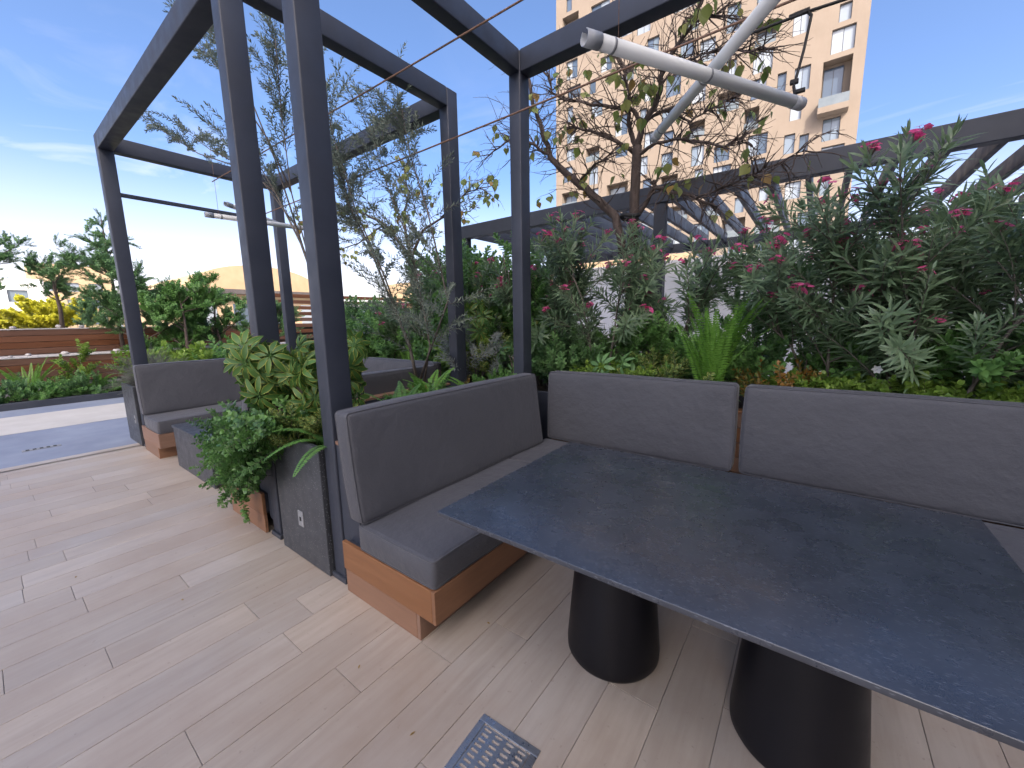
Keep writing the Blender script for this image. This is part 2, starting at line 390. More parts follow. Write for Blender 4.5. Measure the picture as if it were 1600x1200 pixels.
# plate with real oval openings
gp = MB(); inn = gw-2*b_-.004; o0 = b_+.002; zt = .0035
cols, rows = 4, 9; pw_ = inn/cols; ph = (inn-.012)/rows
def cell(x0, x1, y0, y1, blind=False):
    cx, cy = (x0+x1)/2, (y0+y1)/2; hl, rr = pw_*.30, ph*.26
    sl = []
    for k in range(16):
        a_ = 2*math.pi*k/16+math.pi/16; sx_ = hl if math.cos(a_) > 0 else -hl
        sl.append((cx+sx_*.72+rr*math.cos(a_), cy+rr*math.sin(a_)))
    outer = []
    for k in range(16):
        a_ = 2*math.pi*k/16+math.pi/16; c_, s_ = math.cos(a_), math.sin(a_); q = max(abs(c_), abs(s_))
        outer.append((cx+c_/q*(x1-x0)/2, cy+s_/q*(y1-y0)/2))
    # keep square corners
    for k in range(16):
        pass
    vs_ = [(u, v, zt) for u, v in outer]+[(u, v, zt) for u, v in sl]+[(u, v, zt-.004) for u, v in sl]
    fs = []
    for k in range(16):
        j = (k+1) % 16; fs.append((k, j, 16+j, 16+k)); fs.append((16+k, 16+j, 32+j, 32+k))
    vs_ += [(x0, y0, zt), (x1, y0, zt), (x1, y1, zt), (x0, y1, zt)]
    fs += [(48, 10, 9), (49, 14, 13), (50, 2, 1), (51, 6, 5)]
    if blind: fs.append(tuple(range(32, 48)))
    gp.add(vs_, fs)
for r in range(rows):
    for c_ in range(cols):
        cell(o0+c_*pw_, o0+(c_+1)*pw_, o0+.006+r*ph, o0+.006+(r+1)*ph, blind=(r == rows-1 and c_ in (0, 3)) or (r == 0 and c_ in (0, 3)))
gp.build('grate', MT['steel'], fd)
MB().box((b_, b_, -.0035), (gw-b_, gw-b_, -.003)).build('sump', MT['rubber'], fd)
for sx_, sy_ in ((o0+.012, o0+inn-.003), (o0+inn-.012, o0+inn-.003)):
    MB().lathe([(.003, zt), (.003, zt+.0008)], 10, c=(sx_, sy_)).build('screw', MT['plate'], fd)

# ------------------------------------------------------------------ pergola frames
WX, WY, ZT, BH = .111, .132, 3.392, .160
YF, YB = .033, 1.808
def frame(name, label, xl, xr):
    """xl = outer x of left posts, xr = outer x of right posts"""
    f = thing(name, label, 'pergola', (xl, YF, 0), group=None)
    o = Vector((-xl, -YF, 0))
    def bx(n, lo, hi, r=.009): MB().rbox([lo[i]+o[i] for i in range(3)], [hi[i]+o[i] for i in range(3)], r, 2).build(n, MT['metal'], f)
    for x in (xl, xr-WX):
        for y in (YF, YB):
            bx('post', (x, y, .03), (x+WX, y+WY, ZT+BH-.002))
            MB().rbox((x-.015+o.x, y-.012+o.y, 0), (x+WX+.015+o.x, y+WY+.012+o.y, .031), .003).build('foot_plate', MT['metal2'], f)
    for x in (xl, xr-WX): bx('beam', (x+.001, YF+WY+.001, ZT), (x+WX-.001, YB-.001, ZT+BH))
    for y in (YF, YB): bx('beam', (xl+WX+.001, y+.001, ZT), (xr-WX-.001, y+WY-.001, ZT+BH))
    return f
XA0, XA1 = -5.171-WX, -1.596
XB0, XB1 = -.789-WX, 2.67+WX
fA = frame('pergola_frame', 'charcoal steel cube frame over the benches with the low box table', XA0, XA1)
fB = frame('pergola_frame', 'charcoal steel cube frame over the stone dining table', XB0, XB1)
rl = MB().rbox((-5.235-XA0, YF+WY-YF, 2.925), (-5.19-XA0, YB-YF, 2.965), .004); rl.build('side_rail', MT['metal'], fA)

# ------------------------------------------------------------------ benches
def cushion(name, label, lo, hi, lean=None, r=.028, puff=.010, seed=0, group=None, pipe=True):
    """rounded soft block; lean(p) shears it"""
    rs = random.Random(seed); ph_ = [rs.uniform(0, 6.28) for _ in range(6)]
    c = [(lo[i]+hi[i])/2 for i in range(3)]; h = [(hi[i]-lo[i])/2 for i in range(3)]
    base = Vector((c[0], c[1], lo[2]))
    def fn(p):
        u = [(p[i]-c[i])/h[i] for i in range(3)]
        w = [max(0, 1-abs(x)**3) for x in u]
        q = Vector(p)
        for i in range(3):
            j, k = [t for t in range(3) if t != i]
            q[i] += (1 if u[i] > 0 else -1)*abs(u[i])**2*puff*w[j]*w[k]
            q[i] += .0022*math.sin(7*p[j]+ph_[i])*math.sin(9*p[k]+ph_[i+3])*abs(u[i])
        # soft sag ripples beside the corners
        e = max(0, abs(u[0])-.8)*max(0, abs(u[2])-.4)
        q[1] += .02*e*math.sin(p[2]*60+ph_[0])
        if lean: q = lean(q)
        return q-base
    inner = [max(2, int(2*(h[i]-r)/.05)) for i in range(3)]
    o = MB().rbox(lo, hi, r, 3, inner, fn=fn).build(name, MT['fabric'], loc=base)
    tag(o, label, 'cushion', group)
    if pipe:
        # welt seams round the two large faces
        ax = min(range(3), key=lambda i: h[i]); j, k = [t for t in range(3) if t != ax]
        for sgn in (-1, 1):
            loop = []; n = 14; rr = r*.55
            cs = [(1, 1), (-1, 1), (-1, -1), (1, -1)]
            for qi, (a_, b2) in enumerate(cs):
                for t in range(5):
                    g_ = math.pi/2*(qi+t/4); pt = [0, 0, 0]
                    pt[j] = c[j]+a_*(h[j]-r)+math.cos(g_)*(r-.004); pt[k] = c[k]+b2*(h[k]-r)+math.sin(g_)*(r-.004)
                    pt[ax] = c[ax]+sgn*(h[ax]-r*.36); loop.append(Vector(pt))
                a2, b3 = cs[(qi+1) % 4]; last = loop[-1]; nx = [0, 0, 0]; g_ = math.pi/2*(qi+1)
                nx[j] = c[j]+a2*(h[j]-r)+math.cos(g_)*(r-.004); nx[k] = c[k]+b3*(h[k]-r)+math.sin(g_)*(r-.004); nx[ax] = last[ax]; nx = Vector(nx)
                for t in range(1, n): loop.append(last.lerp(nx, t/n))
            loop.append(loop[0].copy())
            MB().tube([fn(v) for v in loop], .0042, 6, cap=False).build('welt_seam', MT['fabric'], o)
    return o

def side_bench(label, x0, sgn, y0=.0, y1=1.24, back_end=1.86):
    """bench along y. x0 = seat front edge; sgn=+1 faces +x (back on the -x side)"""
    b = thing('bench', label, 'bench', (x0, y0, 0))
    X = lambda v: v*sgn
    def bb(n, x_a, x_b, ya, yb, za, zb, mat, r=.003):
        lo, hi = sorted((X(x_a), X(x_b))); return MB().rbox((lo, ya, za), (hi, yb, zb), r).build(n, MT[mat], b)
    bb('fascia_board', -.732, -.0225, 0, .022, .135, .296, 'fascia')          # end, upper
    bb('fascia_board', -.022, 0, 0, back_end-.6, .135, .296, 'fascia')        # front, upper
    bb('kick_board', -.725, -.138, .004, .026, .0, .131, 'fascia')            # end, lower
    bb('kick_board', -.137, -.115, .004, back_end-.6, .0, .131, 'fascia')
    bb('seat_base', -.72, -.024, .024, back_end-.02, .14, .286, 'metal2')
    # back frame: wedge of folded metal with a timber cap
    prof = [(-.786, .10), (-.735, .10), (-.60, .298), (-.690, .815), (-.786, .815)]
    for n, ya, yb, mat in (('back_frame', .045, back_end-.06, 'metal'),):
        w = MB(); k = len(prof)
        vs_ = [(X(a), ya, z) for a, z in prof]+[(X(a), yb, z) for a, z in prof]
        fs = [tuple(range(k)), tuple(range(2*k-1, k-1, -1))]+[(i, i+k, (i+1) % k+k, (i+1) % k) for i in range(k)]
        if sgn < 0: fs = [tuple(reversed(f)) for f in fs]
        w.add(vs_, fs); w.build(n, MT[mat], b)
    bb('back_cap', -.786, -.680, .04, back_end-.05, .817, .838, 'fascia')
    return b
LEAN = .125
def lean_x(x, z0, sgn):
    return lambda p: Vector((p.x-sgn*LEAN*(p.z-z0), p.y, p.z))
def lean_y(z0):
    return lambda p: Vector((p.x, p.y+.055*(p.z-z0), p.z))
side_bench('timber sided bench under the long back cushion beside the speckled planter outlet', 0, 1)
side_bench('timber sided bench next to the grey needle shrub planter', -4.382, 1)
side_bench('timber sided bench half hidden by the trailing plant', -1.707-.789, -1)
XBL, XAL, XAR = 0.0, -4.382, -2.496
def rear_bench(label, xa, xb):
    b = thing('bench', label, 'bench', ((xa+xb)/2, 1.25, 0)); o = (xa+xb)/2
    def bb(n, x_a, x_b, ya, yb, za, zb, mat, r=.003): return MB().rbox((x_a-o, ya-1.25, za), (x_b-o, yb-1.25, zb), r).build(n, MT[mat], b)
    bb('fascia_board', xa, xb, 1.27, 1.292, .135, .296, 'fascia'); bb('kick_board', xa, xb, 1.385, 1.407, 0, .131, 'fascia')
    bb('seat_base', xa, xb, 1.294, 1.86, .14, .286, 'metal2')
    for k in range(5): bb('back_slat', xa-.5, xb+.3, 1.962, 1.984, .30+k*.105, .30+k*.105+.099, 'fascia')
    bb('back_frame', xa-.5, xb+.3, 1.986, 2.03, .1, .815, 'metal'); bb('back_cap', xa-.5, xb+.3, 1.945, 2.035, .817, .838, 'fascia')
rear_bench('long rear bench backing onto the oleander bed beside the dining table', -.1, 2.6)
rear_bench('long rear bench behind the low box table', -4.45, -2.4)

seat_lo, seat_hi = .298, .440
cushion('seat_cushion', 'grey seat cushion of the near timber bench with the table corner above it', (-.575, .004, seat_lo), (-.001, 1.235, seat_hi), None, .022, .006, 1)
cushion('back_cushion', 'long grey back cushion leaning on the near timber bench', (-.635, .0, .445), (-.515, 1.70, 1.022), lean_x(0, .445, 1), .026, .008, 2)
cushion('seat_cushion', 'grey corner seat cushion where the two benches meet behind the table', (-.575, 1.245, seat_lo), (.85, 1.83, seat_hi), None, .022, .006, 3)
cushion('seat_cushion', 'grey seat cushion on the rear bench beyond the far table corner', (.862, 1.25, seat_lo), (2.45, 1.83, seat_hi), None, .022, .006, 4)
cushion('back_cushion', 'grey back cushion on the rear bench meeting the corner, fern behind it', (-.565, 1.828, .445), (.862, 1.945, 1.022), lean_y(.445), .026, .008, 5)
cushion('back_cushion', 'grey back cushion on the rear bench right of the wooden gap', (.905, 1.828, .445), (2.45, 1.945, 1.022), lean_y(.445), .026, .008, 6)
# lounge side
cushion('seat_cushion', 'grey seat cushion on the bench next to the grey needle shrub', (XAL-.575, .004, seat_lo), (XAL-.001, 1.235, seat_hi), None, .022, .006, 7)
cushion('back_cushion', 'long grey back cushion on the bench next to the grey needle shrub', (XAL-.635, .0, .445), (XAL-.515, 1.70, 1.022), lean_x(0, .445, 1), .026, .008, 8)
cushion('seat_cushion', 'grey seat cushion half hidden by the trailing plant', (XAR+.001, .004, seat_lo), (XAR+.575, 1.235, seat_hi), None, .022, .006, 9)
cushion('back_cushion', 'grey back cushion seen end on behind the trailing plant', (XAR+.515, .0, .445), (XAR+.635, 1.70, 1.022), lean_x(0, .445, -1), .026, .008, 10)
cushion('seat_cushion', 'grey seat cushion on the rear bench behind the low box table', (XAL-.57, 1.245, seat_lo), (XAR+.57, 1.83, seat_hi), None, .022, .006, 11)
cushion('back_cushion', 'pale lit grey back cushion on the rear bench seen through the planter foliage', (-3.42, 1.828, .445), (XAR+.49, 1.945, 1.022), lean_y(.445), .026, .008, 12)
cushion('back_cushion', 'grey back cushion on the rear bench behind the low table, by the far corner', (XAL-.49, 1.828, .445), (-3.46, 1.945, 1.022), lean_y(.445), .026, .008, 13)

# ------------------------------------------------------------------ planter boxes
def planter(label, x0, x1, y0, y1, h, outlet=None):
    b = thing('planter_box', label, 'planter', ((x0+x1)/2, y0, 0)); ox, oy = (x0+x1)/2, y0; t = .03
    def bb(n, lo, hi, mat, r=.004): MB().rbox((lo[0]-ox, lo[1]-oy, lo[2]), (hi[0]-ox, hi[1]-oy, hi[2]), r).build(n, MT[mat], b)
    bb('front_panel', (x0, y0, .004), (x1, y0+t, h), 'planter'); bb('rear_panel', (x0, y1-t, .004), (x1, y1, h), 'planter')
    bb('side_panel', (x0+.003, y0+t+.001, .004), (x0+t, y1-t-.001, h-.002), 'planter'); bb('side_panel', (x1-t, y0+t+.001, .004), (x1-.003, y1-t-.001, h-.002), 'planter')
    bb('soil', (x0+t+.001, y0+t+.002, h-.14), (x1-t-.001, y1-t-.002, h-.06), 'soil')
    if outlet:
        x, z = outlet
        MB().rbox((x-.032-ox, -.006, z-.05), (x+.032-ox, .001, z+.05), .003).build('outlet_plate', MT['plate'], b)
        MB().rbox((x-.009-ox, -.0085, z-.014), (x+.009-ox, -.0055, z+.012), .002).build('socket', MT['rubber'], b)
    return b
oc = at_y(471, 810, .006)
planter('dark speckled planter box with a socket between the two bench groups', -1.494, -.912, .006, 1.93, .782, (oc.x, oc.z))
planter('speckled planter box holding the round grey needle shrub', -5.93, -5.30, .006, 1.93, .742, (-5.42, .33))
for x in (-1.585, -1.535):      # metal posts of the slots beside the planter
    pass

# ------------------------------------------------------------------ dining table
T = thing('dining_table', 'large dark speckled stone dining table on two black cone legs', 'table', (.935, .465, 0))
tx0, tx1, ty0, ty1 = .118, 1.755, -.066, 1.0
MB().rbox((tx0-.935, ty0-.465, .722), (tx1-.935, ty1-.465, .740), .0025, 2, (6, 4, 1)).build('table_top', MT['granite'], T)
for x in (.615, 1.285):
    MB().lathe([(.178, .0), (.190, .004), (.198, .018), (.199, .05), (.190, .16), (.165, .45), (.146, .70), (.146, .7215)], 64, c=(x-.935, .49-.465)).build('leg', MT['black'], T)
MB().rbox((-.5, -.2, .700), (.5, .2, .7195), .003).build('under_frame', MT['black'], T)
# low table
lt = thing('low_table', 'low dark speckled box table between the lounge benches', 'table', (-3.52, .4, 0))
MB().rbox((-.535, -.335, .0), (.535, -.31, .415), .004).build('front_panel', MT['planter'], lt)
MB().rbox((-.535, .31, .0), (.535, .335, .415), .004).build('rear_panel', MT['planter'], lt)
for s_ in (-1, 1): MB().rbox((min(s_*.532, s_*.505), -.309, .02), (max(s_*.532, s_*.505), .309, .414), .003).build('side_panel', MT['planter'], lt)
MB().rbox((-.545, -.345, .416), (.545, .345, .445), .004).build('table_top', MT['planter'], lt)

# ------------------------------------------------------------------ cables and tube lamps
def sag(a, b, s_, n=16):
    a, b = Vector(a), Vector(b); return [a.lerp(b, t/n)-Vector((0, 0, 4*s_*(t/n)*(1-t/n))) for t in range(n+1)]
tag(MB().tube(sag((-5.17, 1.07, 3.30), (2.7, 1.15, 3.30), .01), .0065, 6).build('steel_cable', MT['cable']), 'rusty steel cable strung across both frames under the front beam side', 'cable')
tag(MB().tube(sag((-5.17, 1.46, 2.90), (2.7, 1.50, 2.95), .01), .0065, 6).build('steel_cable', MT['cable']), 'rusty steel cable passing just in front of the rear corner post', 'cable')
def lamp(label, a, b, r=.046, group=None, drops=()):
    a, b = Vector(a), Vector(b); t = thing('tube_lamp', label, 'lamp', a, group); d_ = (b-a); L_ = d_.length; u = d_.normalized()
    MB().tube([u*.075, u*(L_-.075)], r, 28).build('diffuser', MT['tube'], t)
    side = u.cross(Vector((0, 0, 1))).normalized(); upv = side.cross(u)
    for c0, c1 in ((0, .0735), (L_-.0735, L_)):
        m = MB(); n = 22; vs_ = []; fs = []           # open curled end trough
        for e, q in enumerate((c0, c1)):
            for k in range(n):
                g_ = math.pi*(.5)+.5+(2*math.pi-1.0)*k/(n-1)
                for rr in (r*1.06, r*.93): vs_.append(u*q+(side*math.cos(g_)+upv*math.sin(g_))*rr)
        for k in range(n-1):
            a0, a1 = k*2, (k+1)*2; o2 = n*2
            fs += [(a0, a1, o2+a1, o2+a0), (a0+1, o2+a0+1, o2+a1+1, a1+1), (a0, a0+1, a1+1, a1), (o2+a0, o2+a1, o2+a1+1, o2+a0+1)]
        m.add(vs_, fs, 0, True); m.build('end_cap', MT['tubecap'], t)
    for q in (.14, L_*.5):
        MB().tube([u*(q-.006), u*(q+.006)], r*1.04, 28).build('clamp_ring', MT['plate'], t)
    for q in drops:
        MB().tube([u*q+upv*r, Vector((0, 0, 3.3-a.z))+u*q-Vector((0, 0, u.z*q))], .0016, 5).build('hanger_wire', MT['cable'], t)
    return t
l1a, l1b = at_z(913, 58, 2.62), at_z(1252, 163, 2.60)
lamp('white tube lamp hung diagonally below its crossing twin, open grey cap at its end', l1a, l1b, .030, drops=(.17,))
l2a, l2b = at_z(1022, 216, 2.715), at_z(1212, -8, 2.715); l2b = l2a+(l2b-l2a)*1.12
lamp('white tube lamp crossing above the other tube, one end by the tree fork', l2a, l2b, .030)
k1, k2 = at_z(320, 335, 2.6), at_z(478, 357, 2.6)
lamp('white tube lamp hanging under the frame over the low box table', k1, k2, .026, drops=(.12,))
k1, k2 = at_z(352, 318, 2.7), at_z(440, 352, 2.64)
lamp('white tube lamp crossing its twin over the low box table', k1, k2, .024)
# black supply lead to the lamp end
pts = [at_y(*q) for q in [(1330, -4, 1.95), (1262, 18, 1.95), (1240, 27, 1.93), (1205, 40, 1.9), (1150, 62, 1.9)]]
ld = thing('power_lead', 'black power lead drooping onto the end of the tube lamp', 'cable', pts[0]); o_ = pts[0]
MB().tube([q-o_ for q in pts], .008, 6).build('supply_run', MT['rubber'], ld)
pts = [at_y(*q) for q in [(1262, 18, 1.95), (1268, 24, 1.945), (1264, 42, 1.93), (1256, 78, 1.91), (1245, 118, 1.885), (1240, 135, 1.87), (1243, 152, 1.86), (1250, 160, 1.85)]]
MB().tube([q-o_ for q in pts], .008, 6).build('drop_lead', MT['rubber'], ld)
q = at_y(1241, 128, 1.875)-o_; MB().rbox(q-Vector((.02, .012, .012)), q+Vector((.02, .012, .012)), .004).build('connector', MT['rubber'], ld)
q = at_y(1250, 142, 1.865)-o_; MB().rbox(q-Vector((.024, .012, .010)), q+Vector((.024, .012, .010)), .004).build('connector', MT['rubber'], ld)
q = at_y(1248, 22, 1.945)-o_; MB().rbox(q-Vector((.045, .012, .010)), q+Vector((.045, .012, .010)), .004).build('connector', MT['rubber'], ld)

# ------------------------------------------------------------------ slatted pergola and white wall behind the bed
sp = thing('slatted_pergola', 'dark slatted pergola roof standing behind the oleanders', 'pergola', (-.32, 3.86, 0)); so = Vector((-.32, 3.86, 0))
def spb(n, lo, hi, mat='metal2', r=.005): MB().rbox(Vector(lo)-so, Vector(hi)-so, r).build(n, MT[mat], sp)
spb('beam', (-3.5, 3.86, 2.76), (7, 3.98, 2.955)); spb('beam', (-3.5, 7.30, 2.70), (7, 7.40, 2.86))
for x in (-3.45, -.37, 3.1): spb('post', (x, 3.87, 0), (x+.13, 3.97, 2.758))
for x in (-3.45, -.52, 3.1): spb('post', (x, 7.305, 0), (x+.12, 7.395, 2.698))
for k in range(33):
    x = -3.3+k*.31
    spb('rafter', (x, 3.985, 2.77), (x+.05, 7.295, 2.93))
ww = MB().rbox((-4.05, 7.75, -.02), (9, 7.95, 2.62), .006); tag(ww.build('white_wall', MT['white_wall']), 'plain white rendered wall behind the slatted pergola', 'wall')

# ------------------------------------------------------------------ planting bed
bd = thing('planting_bed', 'long raised soil bed with dark metal edging behind the rear benches', 'planter', (0, 2.05, 0))
MB().rbox((-5.3, 0, .0), (6, .03, .80), .003).build('edging', MT['metal'], bd)
MB().rbox((-5.3, 1.48, .0), (6, 1.52, .88), .003).build('edging', MT['metal'], bd)
sm = MB(); nx, ny = 90, 14; vs_ = []; fs = []
for i in range(nx+1):
    for j in range(ny+1):
        x = -5.3+11.3*i/nx; y = .03+1.45*j/ny
        vs_.append((x, y, .74+.03*math.sin(3.1*x+1.7*y)+random.uniform(-.012, .012)))
for i in range(nx):
    for j in range(ny): a = i*(ny+1)+j; fs.append((a, a+ny+1, a+ny+2, a+1))
sm.add(vs_, fs, 0, True); sm.build('soil', MT['soil'], bd)

# ------------------------------------------------------------------ apartment tower
KT = 1.65
WIN = [[0.18, 1.9, 16.72, 20.17, 'B'], [0.84, 1.56, 22.54, 23.74, 'W'], [-1.97, -0.97, 22.7, 24.37, 'W'], [-4.48, -3.03, 22.86, 24.46, 'R'], [0.53, 1.91, 20.53, 22.18, 'W'], [-4.53, -3.13, 20.9, 22.53, 'W'], [-6.5, -5.71, 21.02, 22.63, 'W'], [-1.6, -0.58, 18.64, 20.37, 'W'], [-2.71, -2.11, 18.81, 20.38, 'W'], [-4.54, -3.45, 18.97, 20.51, 'W'], [-6.68, -5.64, 24.69, 26.78, 'W'], [-1.7, -0.94, 16.62, 18.27, 'W'], [-7.04, -5.33, 18.68, 20.26, 'R'], [-4.89, -3.81, 16.74, 18.43, 'R'], [-4.49, -3.08, 14.66, 16.29, 'W'], [-0.91, -.31, 14.12, 15.42, 'W'], [0.49, 1.55, 14.55, 16.14, 'W'], [0.56, 1.95, 12.78, 14.14, 'W'], [-4.17, -3.12, 13.23, 14.35, 'W'], [-7.07, -5.65, 13.19, 14.44, 'W'], [-7.08, -5.83, 14.78, 16.05, 'W'], [-1.6, -0.54, 10.72, 12.03, 'W'], [0.67, 1.27, 10.61, 12.02, 'W'], [-3.41, -2.74, 10.96, 11.99, 'W'], [-22.32, -20.44, 13.52, 15.15, 'R'], [-19.04, -17.95, 13.5, 14.94, 'W'], [-17.05, -14.8, 13.13, 14.95, 'R'], [-13.33, -12.43, 13.36, 14.68, 'W'], [-11.59, -10.02, 13.36, 14.6, 'R'], [-8.6, -7.84, 13.36, 14.58, 'W'], [-19.13, -18.04, 15.35, 17.11, 'W'], [-13.66, -12.89, 15.15, 16.83, 'W'], [-11.62, -10.56, 15.01, 16.62, 'W'], [-8.96, -7.88, 14.89, 16.58, 'W'], [-19.46, -17.91, 17.64, 19.02, 'R'], [-16.31, -14.98, 19.32, 21.2, 'W'], [-13.33, -12.43, 17.36, 18.88, 'W'], [-9.28, -7.92, 17.26, 18.65, 'R'], [-11.46, -10.58, 17.17, 18.47, 'W'], [-11.74, -10.58, 19.19, 20.49, 'W'], [-21.82, -20.69, 20.06, 21.36, 'W'], [-21.82, -20.67, 18.29, 19.5, 'W'], [-13.8, -13.18, 19.81, 21.11, 'W'], [-16.24, -14.92, 17.32, 18.41, 'W'], [-18.93, -17.65, 21.78, 23.32, 'W'], [-21.88, -21.21, 32.6, 33.96, 'W'], [-22.3, -20.42, 30.45, 32.25, 'R'], [-19.06, -17.06, 30.29, 31.97, 'W'], [-8.67, -7.42, 23.2, 24.93, 'W'], [-11.47, -10.12, 21.32, 23.13, 'W'], [-13.47, -12.74, 21.62, 23.01, 'W'], [-15.68, -14.5, 23.98, 25.46, 'R'], [-9.97, -8.89, 26.06, 27.29, 'R'], [-21.85, -20.5, 26.19, 28.02, 'W'], [-14.35, -13.05, 27.54, 28.66, 'W'], [-21.72, -20.12, 24.31, 25.51, 'W'], [-19.72, -18.55, 28.06, 29.8, 'W'], [-17.97, -16.74, 25.65, 27.01, 'W'], [-13.32, -12.21, 25.27, 26.88, 'W']]
cx_, cy_, cz_ = CAM
def sc(v, c): return c+(v-c)*KT
TY = sc(40, cy_); tX0, tX1 = sc(-23.05, cx_), sc(2.6, cx_); tZ1 = 62.0
wins = [(sc(a, cx_), sc(b, cx_), sc(c, cz_), sc(d, cz_), t) for a, b, c, d, t in WIN]
rs = random.Random(11)
def clash(w): return any(w[0] < k[1]+.45 and w[1] > k[0]-.45 and w[2] < k[3]+.5 and w[3] > k[2]-.5 for k in wins)
for r in range(17):                      # remaining bays of the same facade
    z = 3.0+r*3.25; x = tX0+1.0+rs.uniform(0, 1.2)
    while x < tX1-3.4:
        w_ = rs.choice([1.2, 1.9, 2.2, 3.0]); h_ = rs.choice([2.1, 2.4, 2.6]); t = 'R' if w_ > 2.5 else 'W'
        q = (x, x+w_, z, z+h_, t)
        if not clash(q): wins.append(q)
        x += w_+rs.uniform(1.0, 2.4)
wins = [w for w in wins if w[3] < tZ1-1 and w[2] > 1.5]
tw = thing('apartment_tower', 'tall beige apartment tower with scattered recessed windows', 'building', ((tX0+tX1)/2, TY, 0)); to = Vector(((tX0+tX1)/2, TY, 0))
def m_facade():
    m, nt, p = newmat('beige_panels'); c = coord(nt)
    n = noise(nt, c, .35, 5, .6); n2 = noise(nt, c, 3.0, 4, .6, (1, 1, .15))
    col = ramp(nt, n, [(.3, (.192, .156, .124)), (.7, (.222, .182, .147))])
    col = mixc(nt, maprange(nt, n2, .45, .8, 0, .22), col, (.172, .130, .098))
    nt.links.new(col, p.inputs['Base Color']); p.inputs['Roughness'].default_value = .85
    bump(nt, p, noise(nt, c, 25, 3), .2, .01); return m
MT['facade'] = m_facade()
def m_glass():
    m, nt, p = newmat('window_glass'); c = coord(nt); r = objrand(nt)
    col = ramp(nt, r, [(.0, (.05, .075, .11)), (.34, (.07, .10, .15)), (.36, (.20, .24, .29)), (.7, (.30, .33, .36)), (.72, (.12, .16, .20)), (1.0, (.16, .20, .25))])
    nt.links.new(col, p.inputs['Base Color']); p.inputs['Roughness'].default_value = .06; p.inputs['Specular IOR Level'].default_value = .8
    bump(nt, p, noise(nt, c, .9, 2), .02, .02); return m
MT['glass'] = m_glass()
MT['rail'] = m_plain('rail_glass', (.10, .125, .14), (.14, .165, .18), .12, 1, spec=.8)
def wall_with_holes(m, x0, x1, z0, z1, holes):
    zs = sorted({z0, z1}|{h[2] for h in holes}|{h[3] for h in holes}); zs = [z for z in zs if z0 <= z <= z1]
    for a, b in zip(zs, zs[1:]):
        if b-a < 1e-4: continue
        zc = (a+b)/2; sp_ = sorted((h[0], h[1]) for h in holes if h[2] < zc < h[3]); x = x0
        for s0, s1 in sp_+[(x1, x1)]:
            if s0-x > 1e-4: m.add([(x, 0, a), (s0, 0, a), (s0, 0, b), (x, 0, b)], [(0, 1, 2, 3)])
            x = max(x, s1)
hl = [(w[0]-to.x, w[1]-to.x, w[2], w[3]) for w in wins]
m = MB(); wall_with_holes(m, tX0-to.x, tX1-to.x, -.03, tZ1, hl); X0, X1 = tX0-to.x, tX1-to.x
m.add([(X0, 0, -.03), (X0, 18, -.03), (X0, 18, tZ1), (X0, 0, tZ1), (X1, 0, -.03), (X1, 18, -.03), (X1, 18, tZ1), (X1, 0, tZ1)], [(1, 0, 3, 2), (4, 5, 6, 7), (5, 1, 2, 6), (3, 7, 6, 2)])
m.build('wall', MT['facade'], tw)
for w, h in zip(wins, hl):
    x0, x1, z0, z1 = h; t = w[4]; D = .38 if t == 'W' else 1.5
    m = MB()
    m.add([(x0, 0, z0), (x1, 0, z0), (x1, 0, z1), (x0, 0, z1), (x0, D, z0), (x1, D, z0), (x1, D, z1), (x0, D, z1)],
          [(0, 1, 5, 4), (1, 2, 6, 5), (2, 3, 7, 6), (3, 0, 4, 7)]+([(4, 5, 6, 7)] if t != 'W' else []))
    wo = m.build('window' if t == 'W' else 'loggia', MT['facade'], tw)
    if t == 'W': px0, px1, pz0, pz1, yd = x0, x1, z0, z1, D
    else: px0, px1, pz0, pz1, yd = x0+.1, x0+(x1-x0)*.74, z0+.05, z1-.35, D-.03
    fm = MB(); f_ = .07
    fm.box((px0, yd-.06, pz0), (px0+f_, yd, pz1)); fm.box((px1-f_, yd-.06, pz0), (px1, yd, pz1)); fm.box((px0+f_, yd-.06, pz1-f_), (px1-f_, yd, pz1)); fm.box((px0+f_, yd-.06, pz0), (px1-f_, yd, pz0+f_))
    if px1-px0 > 1.5: cxm = (px0+px1)/2; fm.box((cxm-.03, yd-.055, pz0+f_), (cxm+.03, yd, pz1-f_))
    fm.build('frame', MT['metal2'], wo)
    split = [px0+f_, px1-f_] if px1-px0 <= 1.5 else [px0+f_, (px0+px1)/2-.03, (px0+px1)/2+.03, px1-f_]
    for a, b in zip(split[::2], split[1::2]):
        MB().box((a, yd-.03, pz0+f_), (b, yd-.01, pz1-f_)).build('pane', MT['glass'], wo, )
    if t == 'R': MB().box((x0+.03, .06, z0+.01), (x1-.03, .09, z0+.95)).build('rail', MT['rail'], wo)
    if t == 'B':
        bb_ = MB(); bb_.box((x0-.12, -1.5, z0-.7), (x1+.05, -.002, z0-.02)); bb_.build('balcony', MT['facade'], tw)
        MB().box((x0-.1, -1.45, z0-.018), (x1+.03, -1.41, z0+1.05)).build('rail', MT['rail'], tw); MB().box((x0-.1, -1.405, z0-.018), (x0-.06, -.01, z0+1.05)).build('rail', MT['rail'], tw)

